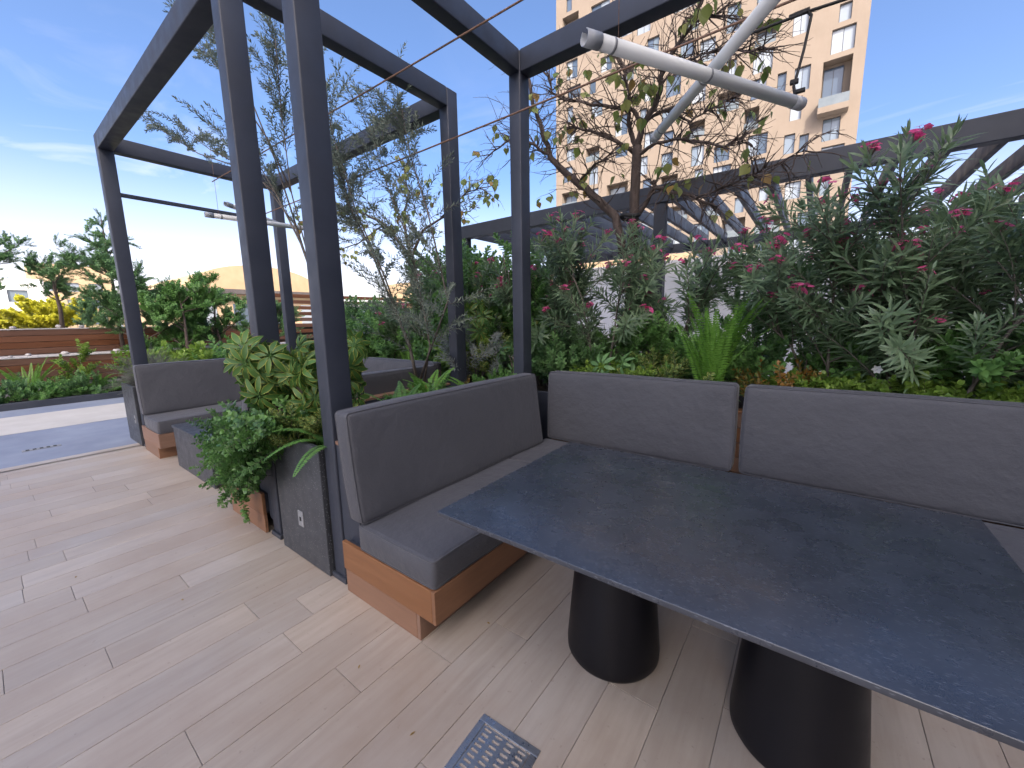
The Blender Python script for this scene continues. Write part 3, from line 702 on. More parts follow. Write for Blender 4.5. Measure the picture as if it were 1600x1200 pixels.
# unseen block, sized and set towards the sun to keep the terrace shaded
sh_ = Vector((SUN_DIR.x, SUN_DIR.y, 0)).normalized(); bc = Vector((-3.0, 2.2, 0))+sh_*45
bk = thing('shade_block', 'tall unseen block placed towards the sun to shade the terrace', 'building', bc, rz=math.atan2(sh_.y, sh_.x))
BW, BHT = 12.5, 54.0; hb = []
for r in range(13):
    for k in range(5): hb.append((-BW+1.2+k*4.6, -BW+1.2+k*4.6+2.4, 1.6+r*3.8, 4.0+r*3.8))
t_ = MB(); wall_with_holes(t_, -BW, BW, -.03, BHT, hb)
t_.v = [(0, v[0], v[2]) for v in t_.v]; t_.f = [tuple(reversed(f)) for f in t_.f]
t_.add([(0, -BW, -.03), (14, -BW, -.03), (14, BW, -.03), (0, BW, -.03), (0, -BW, BHT), (14, -BW, BHT), (14, BW, BHT), (0, BW, BHT)], [(0, 1, 5, 4), (1, 2, 6, 5), (2, 3, 7, 6), (4, 5, 6, 7)])
t_.build('wall', MT['white_wall'], bk)
for h in hb:
    w = MB(); y0, y1, z0, z1 = h
    w.box((.12, y0, z0), (.16, y1, z1)); w.build('window', MT['glass'], bk)

# unseen wing added on the right to darken the post sides facing it
rw = thing('added_wing', 'unseen two storey dark clad wing added to darken post sides facing it', 'building', (7.6, 1.0, 0)); hb = []
for r in range(2):
    for k in range(7): hb.append((-8.6+k*2.5, -8.6+k*2.5+1.8, .5+r*3.6, 3.0+r*3.6))
t_ = MB(); wall_with_holes(t_, -9, 9, -.03, 7.6, hb)
t_.v = [(0, v[0], v[2]) for v in t_.v]; t_.f = [tuple(reversed(f)) for f in t_.f]
t_.add([(0, -9, -.03), (8, -9, -.03), (8, 9, -.03), (0, 9, -.03), (0, -9, 7.6), (8, -9, 7.6), (8, 9, 7.6), (0, 9, 7.6)], [(0, 1, 5, 4), (1, 2, 6, 5), (2, 3, 7, 6), (4, 5, 6, 7)])
t_.build('wall', MT['metal2'], rw)
for y0, y1, z0, z1 in hb: MB().box((.1, y0, z0), (.14, y1, z1)).build('window', MT['glass'], rw)

# ------------------------------------------------------------------ left: terraced timber walls and far things
def board_wall(label, x, y0, y1, z0, z1, nb, th=.05):
    t = thing('timber_wall', label, 'wall', (x, (y0+y1)/2, 0)); hb_ = (z1-z0)/nb; L_ = (y1-y0)/2
    MB().box((-th-.06, -L_, 0), (-th-.002, L_, z1-.004)).build('backing', MT['wall_grey'], t)
    for k in range(nb): MB().rbox((-th, -L_, z0+k*hb_+.004), (random.uniform(-.004, .004), L_, z0+(k+1)*hb_-.004), .004).build('board', MT['brownboard'], t)
    MB().rbox((-.95, -L_, z1-.003), (.012, L_, z1+.022), .004).build('ledge', MT['stone'], t)
    return t
board_wall('lower brown timber board wall behind the low hedge', -11.70, -9, 5.2, .30, .86, 4)
board_wall('upper brown timber board wall carrying the small trees', -12.75, -9, 4.6, .885, 1.44, 4)
kb = MB().rbox((-10.50, -9, -.02), (-10.36, 6, .12), .008); tag(kb.build('bed_kerb', MT['metal2']), 'low dark kerb along the hedge beside the paving', 'kerb')
sb = MB().box((-11.69, -9, -.02), (-10.505, 6, .09)); structure(sb.build('hedge_soil', MT['soil']))
sb = MB().box((-30, -9, -.02), (-13.75, 10, 1.40)); structure(sb.build('upper_terrace', MT['soil']))
random.seed(5)
def stone(x, y, z, r):
    m = MB(); n1, n2 = 7, 5; vs_ = []; fs = []
    for i in range(n2+1):
        for k in range(n1):
            a = math.pi*i/n2; b = 2*math.pi*k/n1; q = r*random.uniform(.82, 1.1)
            vs_.append((q*1.25*math.sin(a)*math.cos(b), q*1.5*math.sin(a)*math.sin(b), q*.8*math.cos(a)+r*.7))
    for i in range(n2):
        for k in range(n1): fs.append((i*n1+k, (i+1)*n1+k, (i+1)*n1+(k+1) % n1, i*n1+(k+1) % n1))
    m.add(vs_, fs, 0, True); return tag(m.build('stone', MT['stone'], loc=(x, y, z)), 'pale rounded stone lying on a timber wall ledge', 'stone', 'stones on the timber wall ledges')
for k in range(30): stone(-11.85-random.uniform(0, .5), random.uniform(-3.5, 4.5), .88, random.uniform(.025, .055))
for k in range(8): stone(-12.95-random.uniform(0, .5), random.uniform(-2.5, 4.0), 1.46, random.uniform(.03, .06))

# slatted timber screen further right
sc_ = thing('slat_screen', 'brown horizontal slat screen behind the bushy shrubs', 'fence', (-13.2, 7.6, 0))
for k in range(11): MB().rbox((-.02, -3.2, .35+k*.2), (.02, 3.6, .35+k*.2+.12), .004).build('slat', MT['brownboard'], sc_)
for y in (-3.1, -.9, 1.3, 3.5): MB().rbox((-.10, y-.04, 0), (-.021, y+.04, 2.5), .004).build('post', MT['metal2'], sc_)

# cream pavilion with a vaulted roof
pv = thing('vaulted_pavilion', 'sunlit cream hall with an arched vault roof behind the slat screen', 'building', (-46, at_x(395, 450, -40).y, 0))
V = MB(); n = 20; R_ = 5.2; vs_ = []; fs = []
for e, x in enumerate((-10, 8)):
    for k in range(n+1):
        a = math.pi*k/n; vs_.append((x, -R_*math.cos(a), 4.4+2.1*math.sin(a)))
for k in range(n): fs.append((k, k+1, n+1+k+1, n+1+k))
fs.append(tuple(range(n, -1, -1))); fs.append(tuple(range(n+1, 2*n+2)))
V.add(vs_, fs, 0, False); V.build('vault_roof', MT['cream'], pv)
MB().box((-10.2, -6.4, -.03), (7.9, 6.4, 4.0)).build('wall', MT['cream'], pv); MB().box((-10.6, -6.8, 4.01), (8.6, 6.8, 4.38)).build('eaves', MT['roofdark'], pv)
for k in range(4): w = MB().box((7.905, -5.2+k*2.8, .6), (7.95, -3.6+k*2.8, 3.2)).build('window', MT['glass'], pv)
# long low cream building with canopy
lb = thing('low_building', 'long low sunlit cream building with a dark canopy beyond the planting', 'building', (-27, 33, 0))
LB = MB(); hb2 = [(-16+k*3.6, -16+k*3.6+1.7, .9, 3.0) for k in range(10)]
wall_with_holes(LB, -18, 20, -.03, 6.4, hb2); LB.add([(-18, 0, -.03), (-18, 10, -.03), (-18, 10, 6.4), (-18, 0, 6.4), (20, 0, -.03), (20, 10, -.03), (20, 10, 6.4), (20, 0, 6.4)], [(1, 0, 3, 2), (4, 5, 6, 7), (3, 7, 6, 2)])
LB.build('wall', MT['cream'], lb)
for h in hb2:
    w = MB(); w.box((h[0], .25, h[2]), (h[1], .3, h[3])); wo = w.build('window', MT['glass'], lb)
    MB().box((h[0]+.8, .2, h[2]), (h[0]+.9, .249, h[3])).build('mullion', MT['metal2'], wo)
MB().box((-18.5, -2.4, 3.55), (20.5, -.02, 3.85)).build('canopy', MT['roofdark'], lb)
# far slab blocks on the left
def slab(label, x, y, w, d, h, mat, rows_, cols_):
    t = thing('far_block', label, 'building', (x, y, 0)); m = MB(); hb_ = []
    for r in range(rows_):
        for c in range(cols_): hb_.append((-w/2+.8+c*(w-1.2)/cols_, -w/2+.8+c*(w-1.2)/cols_+(w-1.2)/cols_*.6, 2+r*3.2, 3.7+r*3.2))
    wall_with_holes(m, -w/2, w/2, -.03, h, hb_)
    m.v = [(d/2, v[0], v[2]) for v in m.v]
    m.add([(d/2, -w/2, -.03), (d/2, w/2, -.03), (d/2, w/2, h), (d/2, -w/2, h), (-d/2, -w/2, -.03), (-d/2, w/2, -.03), (-d/2, w/2, h), (-d/2, -w/2, h)], [(1, 5, 6, 2), (4, 0, 3, 7), (3, 2, 6, 7), (5, 4, 7, 6)])
    m.build('wall', MT[mat], t)
    for h_ in hb_: MB().box((d/2-.3, h_[0], h_[2]), (d/2-.25, h_[1], h_[3])).build('window', MT['glass'], t)
slab('far white block glimpsed past the small tree on the timber wall', -95, -1, 14, 10, 8.5, 'white_wall', 2, 4)
slab('far cream block rising behind the yellow bush', -120, 12, 11, 9, 13.5, 'cream', 3, 3)
slab('far grey slab beside the hazy hill', -150, -14, 16, 10, 11, 'wall_grey', 2, 4)
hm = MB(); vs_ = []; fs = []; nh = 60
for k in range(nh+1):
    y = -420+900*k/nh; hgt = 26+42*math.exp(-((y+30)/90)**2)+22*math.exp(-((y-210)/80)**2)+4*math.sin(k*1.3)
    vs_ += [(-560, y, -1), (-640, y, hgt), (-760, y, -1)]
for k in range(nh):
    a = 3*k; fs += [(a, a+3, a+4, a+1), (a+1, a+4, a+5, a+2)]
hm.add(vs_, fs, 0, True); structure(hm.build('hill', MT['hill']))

# ------------------------------------------------------------------ plants
Z = Vector((0, 0, 1))
def rvec(r, s=1.0): return Vector((r.uniform(-s, s), r.uniform(-s, s), r.uniform(-s, s)))
def curve_pts(r, ln, bend=.25, wob=.04, n=8):
    """a shoot growing along +z that leans over towards +x"""
    p = Vector((0, 0, 0)); d = Vector((0, 0, 1)); out = [p.copy()]
    for k in range(n):
        d = (d+Vector((bend/n*2*(k/n+.3), 0, 0))+rvec(r, wob)).normalized(); p = p+d*(ln/n); out.append(p.copy())
    return out
def along(pts, t):
    f = t*(len(pts)-1); i = min(int(f), len(pts)-2); return pts[i].lerp(pts[i+1], f-i), (pts[i+1]-pts[i]).normalized()
def shoot(name, seed, ln, leafmat, stem='bark_grey', sr=.004, nl=40, whorl=2, ll=.1, lw=.018, start=.25, spread=.9, bend=.25, droop=.12, fold=.3, shape=(.7, 1.0, .75), tipup=.5, wob=.05, branch=0, jit=.25):
    r = random.Random(seed); mb = MB(); pts = curve_pts(r, ln, bend, wob)
    paths = [(pts, 1.0, start)]
    for b in range(branch):
        t = r.uniform(.2, .7); p, d = along(pts, t); a = r.uniform(0, 6.28)
        dd = (d*1.0+Vector((math.cos(a), math.sin(a), .2))*.75).normalized(); L_ = ln*r.uniform(.28, .55); q = [p]
        for k in range(5): dd = (dd+Z*.10+rvec(r, wob)).normalized(); q.append(q[-1]+dd*L_/5)
        paths.append((q, L_/ln, .1))
    for pp, sc2, st in paths:
        mb.tube(pp, [sr*(1-.75*i/(len(pp)-1))*(.6+.4*sc2) for i in range(len(pp))], 5, 0, rnd=r.random())
        n = max(3, int(nl*sc2/whorl)); ph_ = r.uniform(0, 6.28)
        for k in range(n):
            t = st+(1-st)*(k+.5)/n; p, d = along(pp, min(t, .999)); s_ = d.orthogonal().normalized(); b2 = d.cross(s_)
            ph_ += math.pi/whorl+.35
            for w in range(whorl):
                a = ph_+2*math.pi*w/whorl+r.uniform(-jit, jit); o_ = s_*math.cos(a)+b2*math.sin(a)
                up = tipup*(t**2)
                ld_ = (o_*spread+d*(.55+up*1.6)+rvec(r, .18)).normalized()
                L2 = ll*r.uniform(.7, 1.1)*(1-.35*max(0, t-.8)/.2)
                mb.leaf(p+o_*sr*.5, ld_, d, L2, lw*r.uniform(.8, 1.15), fold, droop*r.uniform(.2, 1.6), 1, r.random(), shape)
        p, d = along(pp, .999)
        for w in range(3): mb.leaf(p, (d+rvec(r, .35)).normalized(), s_, ll*.7, lw*.8, fold, .05, 1, r.random(), shape)
    return mb.mesh(name, [MT[stem], ML[leafmat]], True)
LASTM = [None]
def place(par, me, p, az, tilt, scale=1.0, name='branch', twist=0):
    M = Matrix.Translation(p)@Matrix.Rotation(az, 4, 'Z')@Matrix.Rotation(tilt, 4, 'Y')@Matrix.Rotation(twist, 4, 'Z')@Matrix.Scale(scale, 4)
    o_ = ob(name, me, par, M=M); LASTM[0] = M; return o_

# --- oleanders
OLE = [shoot('oleander_branch', 100+k, .62, 'oleander', sr=.006, nl=57, whorl=3, ll=.15, lw=.0185, start=.18, spread=1.15, bend=.25, droop=.18, shape=(.75, 1, .8), tipup=.45, branch=1) for k in range(6)]
def flower_mesh(seed):
    r = random.Random(seed); mb = MB()
    for c in range(r.randint(4, 7)):
        o_ = Vector((r.uniform(-.035, .035), r.uniform(-.035, .035), r.uniform(-.005, .04))); d = (o_*14+Z*.6+rvec(r, .3)).normalized(); s_ = d.orthogonal().normalized(); b2 = d.cross(s_)
        mb.tube([o_*.2-Z*.02, o_], .0018, 4, 0)
        for k in range(5):
            a = 2*math.pi*k/5+r.uniform(-.1, .1); q = s_*math.cos(a)+b2*math.sin(a)
            mb.leaf(o_, (q+d*.35).normalized(), d, .024*r.uniform(.85, 1.15), .019, .15, .25, 1, r.random(), (.8, 1.2, 1.0))
    return mb.mesh('blossom', [MT['bark_grey'], ML['pink']], True)
FLO = [flower_mesh(k) for k in range(5)]
def oleander(label, x, y, h, rad, n, nf, seed, z0=.74, lean=0.0, spread=1.0):
    r = random.Random(seed); t = thing('oleander_bush', label, 'shrub', (x, y, z0), 'pink oleanders along the bed')
    ns = 6; stems = []
    for k in range(ns):
        a = 2*math.pi*k/ns+r.uniform(-.5, .5); tip = Vector((math.cos(a)*rad*.75+lean, math.sin(a)*rad*.6, h*r.uniform(.55, .8)))
        p0 = Vector((math.cos(a)*.06, math.sin(a)*.06, -.03)); mid = p0.lerp(tip, .5)+Vector((0, 0, h*.08))
        pts = [p0, p0.lerp(mid, .5)+rvec(r, .03), mid, mid.lerp(tip, .5)+rvec(r, .03), tip]; stems.append(pts)
        MB().tube(pts, [.013, .011, .009, .007, .005], 6).build('stem', MT['bark_grey'], t)
    tips = []
    for k in range(n):
        pts = stems[k % ns]; u = r.uniform(.12, 1.0)**.8; p, d = along(pts, min(.999, u))
        az = math.atan2(p.y, p.x)+r.gauss(0, 1.0); tilt = abs(r.gauss(.62, .32))*spread*(1.15-.6*u)
        s_ = r.uniform(.72, 1.1); me = OLE[r.randrange(6)]
        o_ = place(t, me, p, az, tilt, s_, twist=r.uniform(-.8, .8)); tips.append(LASTM[0])
    ends = sorted(((q@Vector((.10, 0, .62))) for q in tips), key=lambda e: -(e.z*1.0-e.y*1.1+r.uniform(0, .9)))
    for end in ends[:int(nf*1.5)]:
        ob('blossom', FLO[r.randrange(5)], t, M=Matrix.Translation(end)@Matrix.Rotation(r.uniform(0, 6), 4, 'Z')@Matrix.Scale(r.uniform(.75, 1.2), 4))
    return t
oleander('pink oleander beside the rear corner post, before the white wall end', -1.15, 2.75, 1.42, .52, 36, 14, 1)
oleander('pink oleander around the foot of the bare branched tree', -.40, 2.62, 1.38, .52, 38, 13, 2)
oleander('pink oleander before the slatted pergola post, right of the tree trunk', .12, 2.85, 1.25, .42, 30, 10, 3)
oleander('tall dense pink oleander overlapping the pergola beam', 1.34, 2.70, 1.38, .60, 64, 18, 4)
oleander('big pink oleander with whorls hanging over the rear cushion', 1.85, 2.48, 1.48, .64, 84, 20, 5)
oleander('broad pink oleander at the far end of the bed past the dining table', 2.55, 2.70, 1.48, .74, 72, 14, 6)
oleander('slim pink oleander behind the planter between the two frames', -1.95, 2.95, 1.30, .5, 34, 9, 7)
oleander('small pink oleander behind the lounge rear bench', -3.3, 2.9, 1.2, .5, 40, 7, 8)

# --- ferns
def frond_mesh(seed, ln, mat, pin=.055, pw=.013, n=34, bend=.8):
    r = random.Random(seed); mb = MB(); pts = curve_pts(r, ln, bend, .02, 12); mb.tube(pts, [.0022*(1-.7*i/12) for i in range(13)], 4, 0)
    for k in range(n):
        t = .10+.89*k/n; p, d = along(pts, t); side = Vector((0, 1, 0)); w = math.sin(math.pi*min(1, (t*.9+.12)))**.6*(1-.55*t)+.12
        for s_ in (-1, 1):
            dd = (side*s_+d*.28-Vector((0, 0, .12))+rvec(r, .06)).normalized()
            mb.leaf(p, dd, side.cross(d)*-1, pin*w, pw, .12, .15, 1, r.random(), (1.0, .9))
    return mb.mesh('frond', [ML[mat], ML[mat]], True)
FRB = [frond_mesh(200+k, .62, 'fern', bend=.12+.10*k) for k in range(4)]
FRD = [frond_mesh(220+k, .52, 'ferndark', bend=1.0+.2*k) for k in range(4)]
FRS = [frond_mesh(240+k, .40, 'fern', .06, .015, 24, bend=.7+.2*k) for k in range(3)]
def fern(label, x, y, z, n, fr, s_=1.0, tilt=(.1, .6), seed=0, az=None, group=None):
    r = random.Random(seed); t = thing('fern', label, 'fern', (x, y, z), group)
    for k in range(n):
        a = r.uniform(0, 6.28) if az is None else r.uniform(*az)
        place(t, fr[r.randrange(len(fr))], Vector((r.uniform(-.04, .04), r.uniform(-.04, .04), 0)), a, r.uniform(*tilt), s_*r.uniform(.75, 1.1), 'frond')
    return t
fq = at_y(1120, 600, 2.28)
fern('upright bright green sword fern behind the gap between the rear cushions', fq.x-.03, 2.22, .84, 28, FRB, 1.28, (.0, .36), 3)
fern('arching fern spilling over the socket planter beside the near post', -1.02, .16, .74, 13, FRD, .85, (.35, 1.15), 4)
fern('feathery fern behind the near back cushion next to the post', -1.0, .62, .74, 11, FRD, .9, (.15, .8), 5)
fern('broad lacy fern in the middle of the planter between the frames', -1.28, 1.15, .75, 14, FRS, 1.1, (.2, .95), 6)
fern('small bright fern by the thin grey stems in the planter', -1.2, 1.62, .75, 12, FRS, .9, (.3, 1.0), 7)
fern('lime green fern at the rear edge of the lounge bed', -2.35, 2.35, .76, 12, FRB, .7, (.1, .6), 8)
fern('pale fern in the bed behind the lounge rear bench', -3.1, 2.45, .76, 12, FRB, .75, (.1, .6), 9)
fern('large fern in front of the lower timber wall', -11.15, -.55, .1, 22, FRB, 1.35, (.25, .9), 10)
fern('small fern beside the hedge below the timber wall', -11.2, .35, .1, 12, FRS, 1.5, (.3, .9), 11)

# --- variegated schefflera: palmate leaves, each one an object
def palmate(seed, nlf=8, ln=.15, mat='scheff', w=.05):
    r = random.Random(seed); mb = MB(); pts = curve_pts(r, .16, .5, .03, 5); mb.tube(pts, .0028, 5, 0); p, d = along(pts, .999)
    s_ = d.orthogonal().normalized(); b2 = d.cross(s_)
    for k in range(nlf):
        a = 2*math.pi*k/nlf+r.uniform(-.12, .12); o_ = s_*math.cos(a)+b2*math.sin(a)
        dd = (o_+d*.12+rvec(r, .08)).normalized()
        mb.tube([p, p+dd*.02], .0015, 4, 0)
        mb.leaf(p+dd*.018, dd, d, ln*r.uniform(.8, 1.1), w*r.uniform(.85, 1.1), .30, .45*r.uniform(.5, 1.6), 1, r.random(), (.45, .85, 1.0, .9, .55))
    return mb.mesh('leaf', [ML['mid'], ML[mat]], True)
PAL = [palmate(300+k) for k in range(5)]
PALS = [palmate(320+k, 8, .10, 'deep', .03) for k in range(3)]
PALL = [palmate(340+k, 7, .11, 'lime', .042) for k in range(3)]
def schefflera(label, x, y, z, h, rad, n, pal, seed, sc2=1.0, lean=(0, 0), cat='shrub'):
    r = random.Random(seed); t = thing('schefflera', label, cat, (x, y, z)); stems = []
    for k in range(5):
        a = r.uniform(0, 6.28); tip = Vector((math.cos(a)*rad*.5+lean[0], math.sin(a)*rad*.5+lean[1], h*r.uniform(.7, 1.0))); p0 = rvec(r, .05); p0.z = -.05
        pts = [p0, p0.lerp(tip, .35)+rvec(r, .025), p0.lerp(tip, .7)+rvec(r, .025), tip]; stems.append(pts); MB().tube(pts, [.011, .009, .008, .006], 6).build('stem', MT['bark_grey'], t)
    for k in range(n):
        p, d = along(stems[k % 5], min(.999, r.uniform(.3, 1.0)**.7)); az = r.uniform(0, 6.28)
        place(t, pal[r.randrange(len(pal))], p, az, r.uniform(.35, 1.25), sc2*r.uniform(.75, 1.15), 'leaf')
    return t
schefflera('yellow edged schefflera in the socket planter in front of the second post', -1.20, .34, .70, .60, .48, 130, PAL, 1, .62, (-.10, -.12))
schefflera('lighter schefflera crown reaching across the post toward the lounge', -1.34, .14, .72, .60, .34, 66, PAL, 2, .64, (-.30, -.18))
schefflera('dark star leaved schefflera beside the rear corner post', -1.25, 2.35, .76, .40, .30, 22, PALS, 3, 1.1)
schefflera('green schefflera behind the lounge frame rear post', -1.75, 2.45, .76, .85, .34, 50, PAL, 4, .7)
schefflera('low dark star leaved plant under the oleanders by the corner cushion', -.12, 2.35, .76, .25, .28, 20, PALS, 5, 1.1)

# --- trailing and small leaved shrubs
TRL = [shoot('trailing_branch', 400+k, .42, 'trail', 'bark_grey', .0026, 44, 2, .042, .031, .05, 1.1, .9, .2, .2, (.85, 1.0, .85), .2, .13, 3, .7) for k in range(5)]
MID = [shoot('leafy_branch', 420+k, .36, 'mid', 'bark_grey', .003, 44, 2, .055, .027, .1, 1.0, .3, .15, .25, (.8, 1.0, .7), .4, .07, 2) for k in range(4)]
DEEP = [shoot('leafy_branch', 440+k, .45, 'deep', 'bark_grey', .0035, 60, 2, .055, .027, .08, 1.0, .3, .15, .25, (.8, 1.0, .7), .4, .08, 3) for k in range(4)]
YEL = [shoot('leafy_branch', 460+k, .34, 'yellowvar', 'bark_grey', .003, 42, 2, .05, .024, .1, 1.0, .3, .15, .25, (.8, 1.0, .7), .4, .07, 2) for k in range(4)]
LIM = [shoot('leafy_branch', 480+k, .24, 'lime', 'bark_grey', .002, 30, 2, .05, .03, .1, 1.0, .4, .2, .2, (.8, 1.0, .7), .3, .07, 2) for k in range(3)]
NAN = [shoot('leafy_branch', 490+k, .36, 'nandina', 'bark_grey', .002, 30, 2, .045, .017, .25, 1.0, .5, .25, .2, (.8, 1.0, .7), .3, .08, 3) for k in range(3)]
WIL = [shoot('willowy_branch', 500+k, .60, 'willow', 'bark_grey', .0026, 54, 2, .058, .0105, .06, .72, .22, .06, .2, (.8, 1.0, .8), .3, .06, 1) for k in range(6)]
SIL = [shoot('silvery_branch', 520+k, .34, 'silver', 'bark_grey', .0028, 52, 2, .055, .009, .06, .85, .25, .1, .2, (.8, 1.0, .8), .3, .07, 2) for k in range(3)]
ROS = [shoot('needle_branch', 530+k, .38, 'rosemary', 'bark_grey', .002, 130, 2, .022, .0028, .05, .8, .2, .05, .1, (1.0,), .3, .06, 5) for k in range(4)]
def bush(name, label, x, y, z, n, sh, rad, tilt, s_=(.8, 1.15), seed=0, az=None, cat='shrub', bname='branch', hz_=0.0, stem=None, group=None, rise=0.0):
    r = random.Random(seed); t = thing(name, label, cat, (x, y, z), group)
    if stem:
        for k in range(stem[0]):
            a = r.uniform(0, 6.28); tip = Vector((math.cos(a)*rad*.4, math.sin(a)*rad*.4, stem[1]*r.uniform(.8, 1.1)))
            MB().tube([Vector((0, 0, -.05)), tip*.5+rvec(r, .03), tip], [stem[2], stem[2]*.8, stem[2]*.5], 6).build('stem', MT['bark_grey'], t)
    for k in range(n):
        a = r.uniform(0, 6.28) if az is None else r.uniform(*az); q = math.sqrt(r.random())*rad
        b = r.uniform(0, 6.28); p = Vector((math.cos(b)*q*.6, math.sin(b)*q*.6, r.uniform(0, hz_)+(rise if hz_ else 0)))
        if az is None: a = b+r.gauss(0, .7)
        place(t, sh[r.randrange(len(sh))], p, a, r.uniform(*tilt), r.uniform(*s_), bname, r.uniform(-1, 1))
    return t
# trailing plant over the front left of the planter
tp = thing('trailing_plant', 'dark glossy trailing plant tumbling over the front of the socket planter', 'plant', (-1.50, .08, .75)); r = random.Random(77)
for k in range(120):
    p = Vector((r.uniform(-.10, .30), r.uniform(-.04, .34), r.uniform(-.02, .06)))
    az = math.pi+r.gauss(.28, .62) if k % 3 else -math.pi/2+r.gauss(-.5, .5)
    place(tp, TRL[r.randrange(5)], p, az, r.uniform(.5, 1.75), r.uniform(.55, 1.0), 'branch', r.uniform(-1, 1))
for k in range(130):
    u = r.random(); p = Vector((-.10-.62*u+r.uniform(-.05, .05), r.uniform(-.16, .16), -.02-.10*u+r.uniform(-.14, .10)*(1-.3*u)))
    place(tp, TRL[r.randrange(5)], p, math.pi+r.gauss(.2, .7), r.uniform(.9, 2.1), r.uniform(.40, .75), 'branch', r.uniform(-1, 1))
for k in range(60):
    u = r.random(); p = Vector((-.26+.30*r.random()-.1*u, -.13+r.uniform(-.05, .05), -.02-.27*u))
    place(tp, TRL[r.randrange(5)], p, math.pi+r.gauss(.6, .8), r.uniform(1.5, 2.5), r.uniform(.38, .62), 'branch', r.uniform(-1, 1))
place(tp, TRL[0], Vector((-.26, -.12, -.36)), math.pi+.5, 2.25, .75); place(tp, TRL[1], Vector((-.45, 0, .06)), math.pi, 1.35, .9); place(tp, TRL[2], Vector((-.5, .02, -.12)), math.pi, 1.7, .8)

bush('variegated_bush', 'cream edged leafy bush below the schefflera in the socket planter', -1.22, .16, .72, 26, YEL, .22, (.2, 1.2), (.6, .9), 1)
bush('variegated_bush', 'cream edged bush under the oleanders behind the corner cushion', .32, 2.42, .76, 36, YEL, .34, (.1, 1.0), (.8, 1.2), 2)
bush('leafy_bush', 'mid green leafy bush low behind the near back cushion', -1.1, .98, .72, 22, MID, .24, (.3, 1.2), (.6, .9), 3)
bush('leafy_bush', 'small leafy bush at the rear end of the planter between the frames', -1.05, 1.72, .74, 22, MID, .24, (.2, 1.1), (.6, .9), 4)
bush('leafy_bush', 'dense dark bush behind the rear corner post', -.78, 2.72, .76, 46, DEEP, .40, (.05, .8), (.9, 1.3), 5)
bush('leafy_bush', 'broad dark bush left of the rear corner post before the sunlit wall', -1.75, 3.05, .76, 34, DEEP, .45, (.05, .9), (.9, 1.4), 6, hz_=.7)
bush('leafy_bush', 'dark camellia like bush in front of the white wall, right of the pergola post', .86, 3.0, .76, 34, DEEP, .34, (.05, .9), (.8, 1.2), 7, hz_=.85, stem=(4, 1.0, .012))
bush('leafy_bush', 'grey green bush between the fern and the white wall', .62, 2.62, .76, 40, MID, .36, (.05, .9), (.8, 1.3), 8, hz_=.2)
bush('leafy_bush', 'bushy shrub filling the bed behind the lounge rear bench', -2.65, 2.75, .76, 46, MID, .42, (.05, .9), (1.0, 1.6), 9, hz_=.25)
bush('leafy_bush', 'dark bush behind the lounge rear bench next to the far post', -4.1, 2.75, .76, 46, DEEP, .42, (.05, .9), (1.0, 1.6), 10, hz_=.2)
bush('nandina', 'orange tinged nandina behind the rear cushion beside the sword fern', 1.05, 2.35, .76, 16, NAN, .22, (.05, .7), (.8, 1.15), 11)
bush('nandina', 'small orange tinged plant by the thin stems in the planter', -1.35, 1.42, .74, 9, NAN, .15, (.1, .9), (.5, .75), 12)
for k, (x, y, lab) in enumerate([(-.30, 2.22, 'lime leafed creeper right behind the corner cushion top'), (.06, 2.2, 'lime leafed creeper at the foot of the variegated bush'), (1.28, 2.24, 'lime leafed plant with cut leaves beside the orange nandina'),
                                 (1.58, 2.3, 'lime green creeper under the hanging oleander whorls'), (1.95, 2.25, 'dense lime creeper behind the right rear cushion'), (2.35, 2.25, 'lime creeper at the end of the rear cushions'), (-2.2, 2.28, 'lime creeper behind the pale lit lounge cushion')]):
    bush('creeper', lab, x, y+.12, .84, 40, LIM, .26, (.1, 1.0), (.75, 1.05), 30+k, cat='plant')
bush('leafy_bush', 'airy mid green bush left of the thin stemmed tree behind the planter', -2.35, 3.1, .76, 60, MID, .5, (.05, .9), (1.1, 1.7), 13, hz_=.75, stem=(4, .9, .012))
bush('leafy_bush', 'tall light green bush behind the lounge frame rear post', -1.45, 2.95, .76, 60, MID, .42, (.05, .9), (1.0, 1.5), 14, hz_=.8, stem=(4, .9, .012))
bush('leafy_bush', 'grey green bush under the thin stemmed tree beyond the rear bench', -3.0, 3.2, .76, 80, DEEP, .55, (.05, .9), (1.0, 1.5), 15, hz_=1.2, stem=(4, .8, .012))
bush('leafy_bush', 'lime green bush rising over the pale lit lounge cushion', -2.0, 2.5, .76, 34, LIM, .34, (.05, 1.0), (1.2, 1.9), 16, hz_=.3)
bush('leafy_bush', 'dark leafy bush behind the near post at the rear bed', -4.6, 3.0, .76, 56, DEEP, .5, (.05, .9), (1.1, 1.6), 17, hz_=.5, stem=(4, .8, .012))
bush('leafy_bush', 'yellow green bush beside the sunlit wall, left of the corner post', -1.55, 2.5, .76, 34, YEL, .3, (.05, 1.0), (1.0, 1.4), 18, hz_=.25)
bush('leafy_bush', 'tall loose green bush filling the gap left of the rear corner post', -1.5, 2.75, .76, 84, MID, .5, (.05, .9), (.9, 1.3), 19, hz_=1.25, stem=(6, 1.4, .012))
bush('leafy_bush', 'loose bright green bush right behind the lounge rear post', -2.25, 2.65, .76, 84, MID, .5, (.05, .9), (.9, 1.35), 20, hz_=1.1, stem=(6, 1.2, .012))
bush('leafy_bush', 'fresh green bush behind the lounge rear bench below the tube lamps', -3.7, 2.55, .76, 50, MID, .45, (.05, .9), (.9, 1.3), 21, hz_=.5, stem=(4, .7, .012))
bush('leafy_bush', 'loose green bush between the two oleanders under the tree', -.05, 2.75, .76, 44, MID, .36, (.05, .9), (.8, 1.2), 22, hz_=.45, stem=(4, .7, .01))
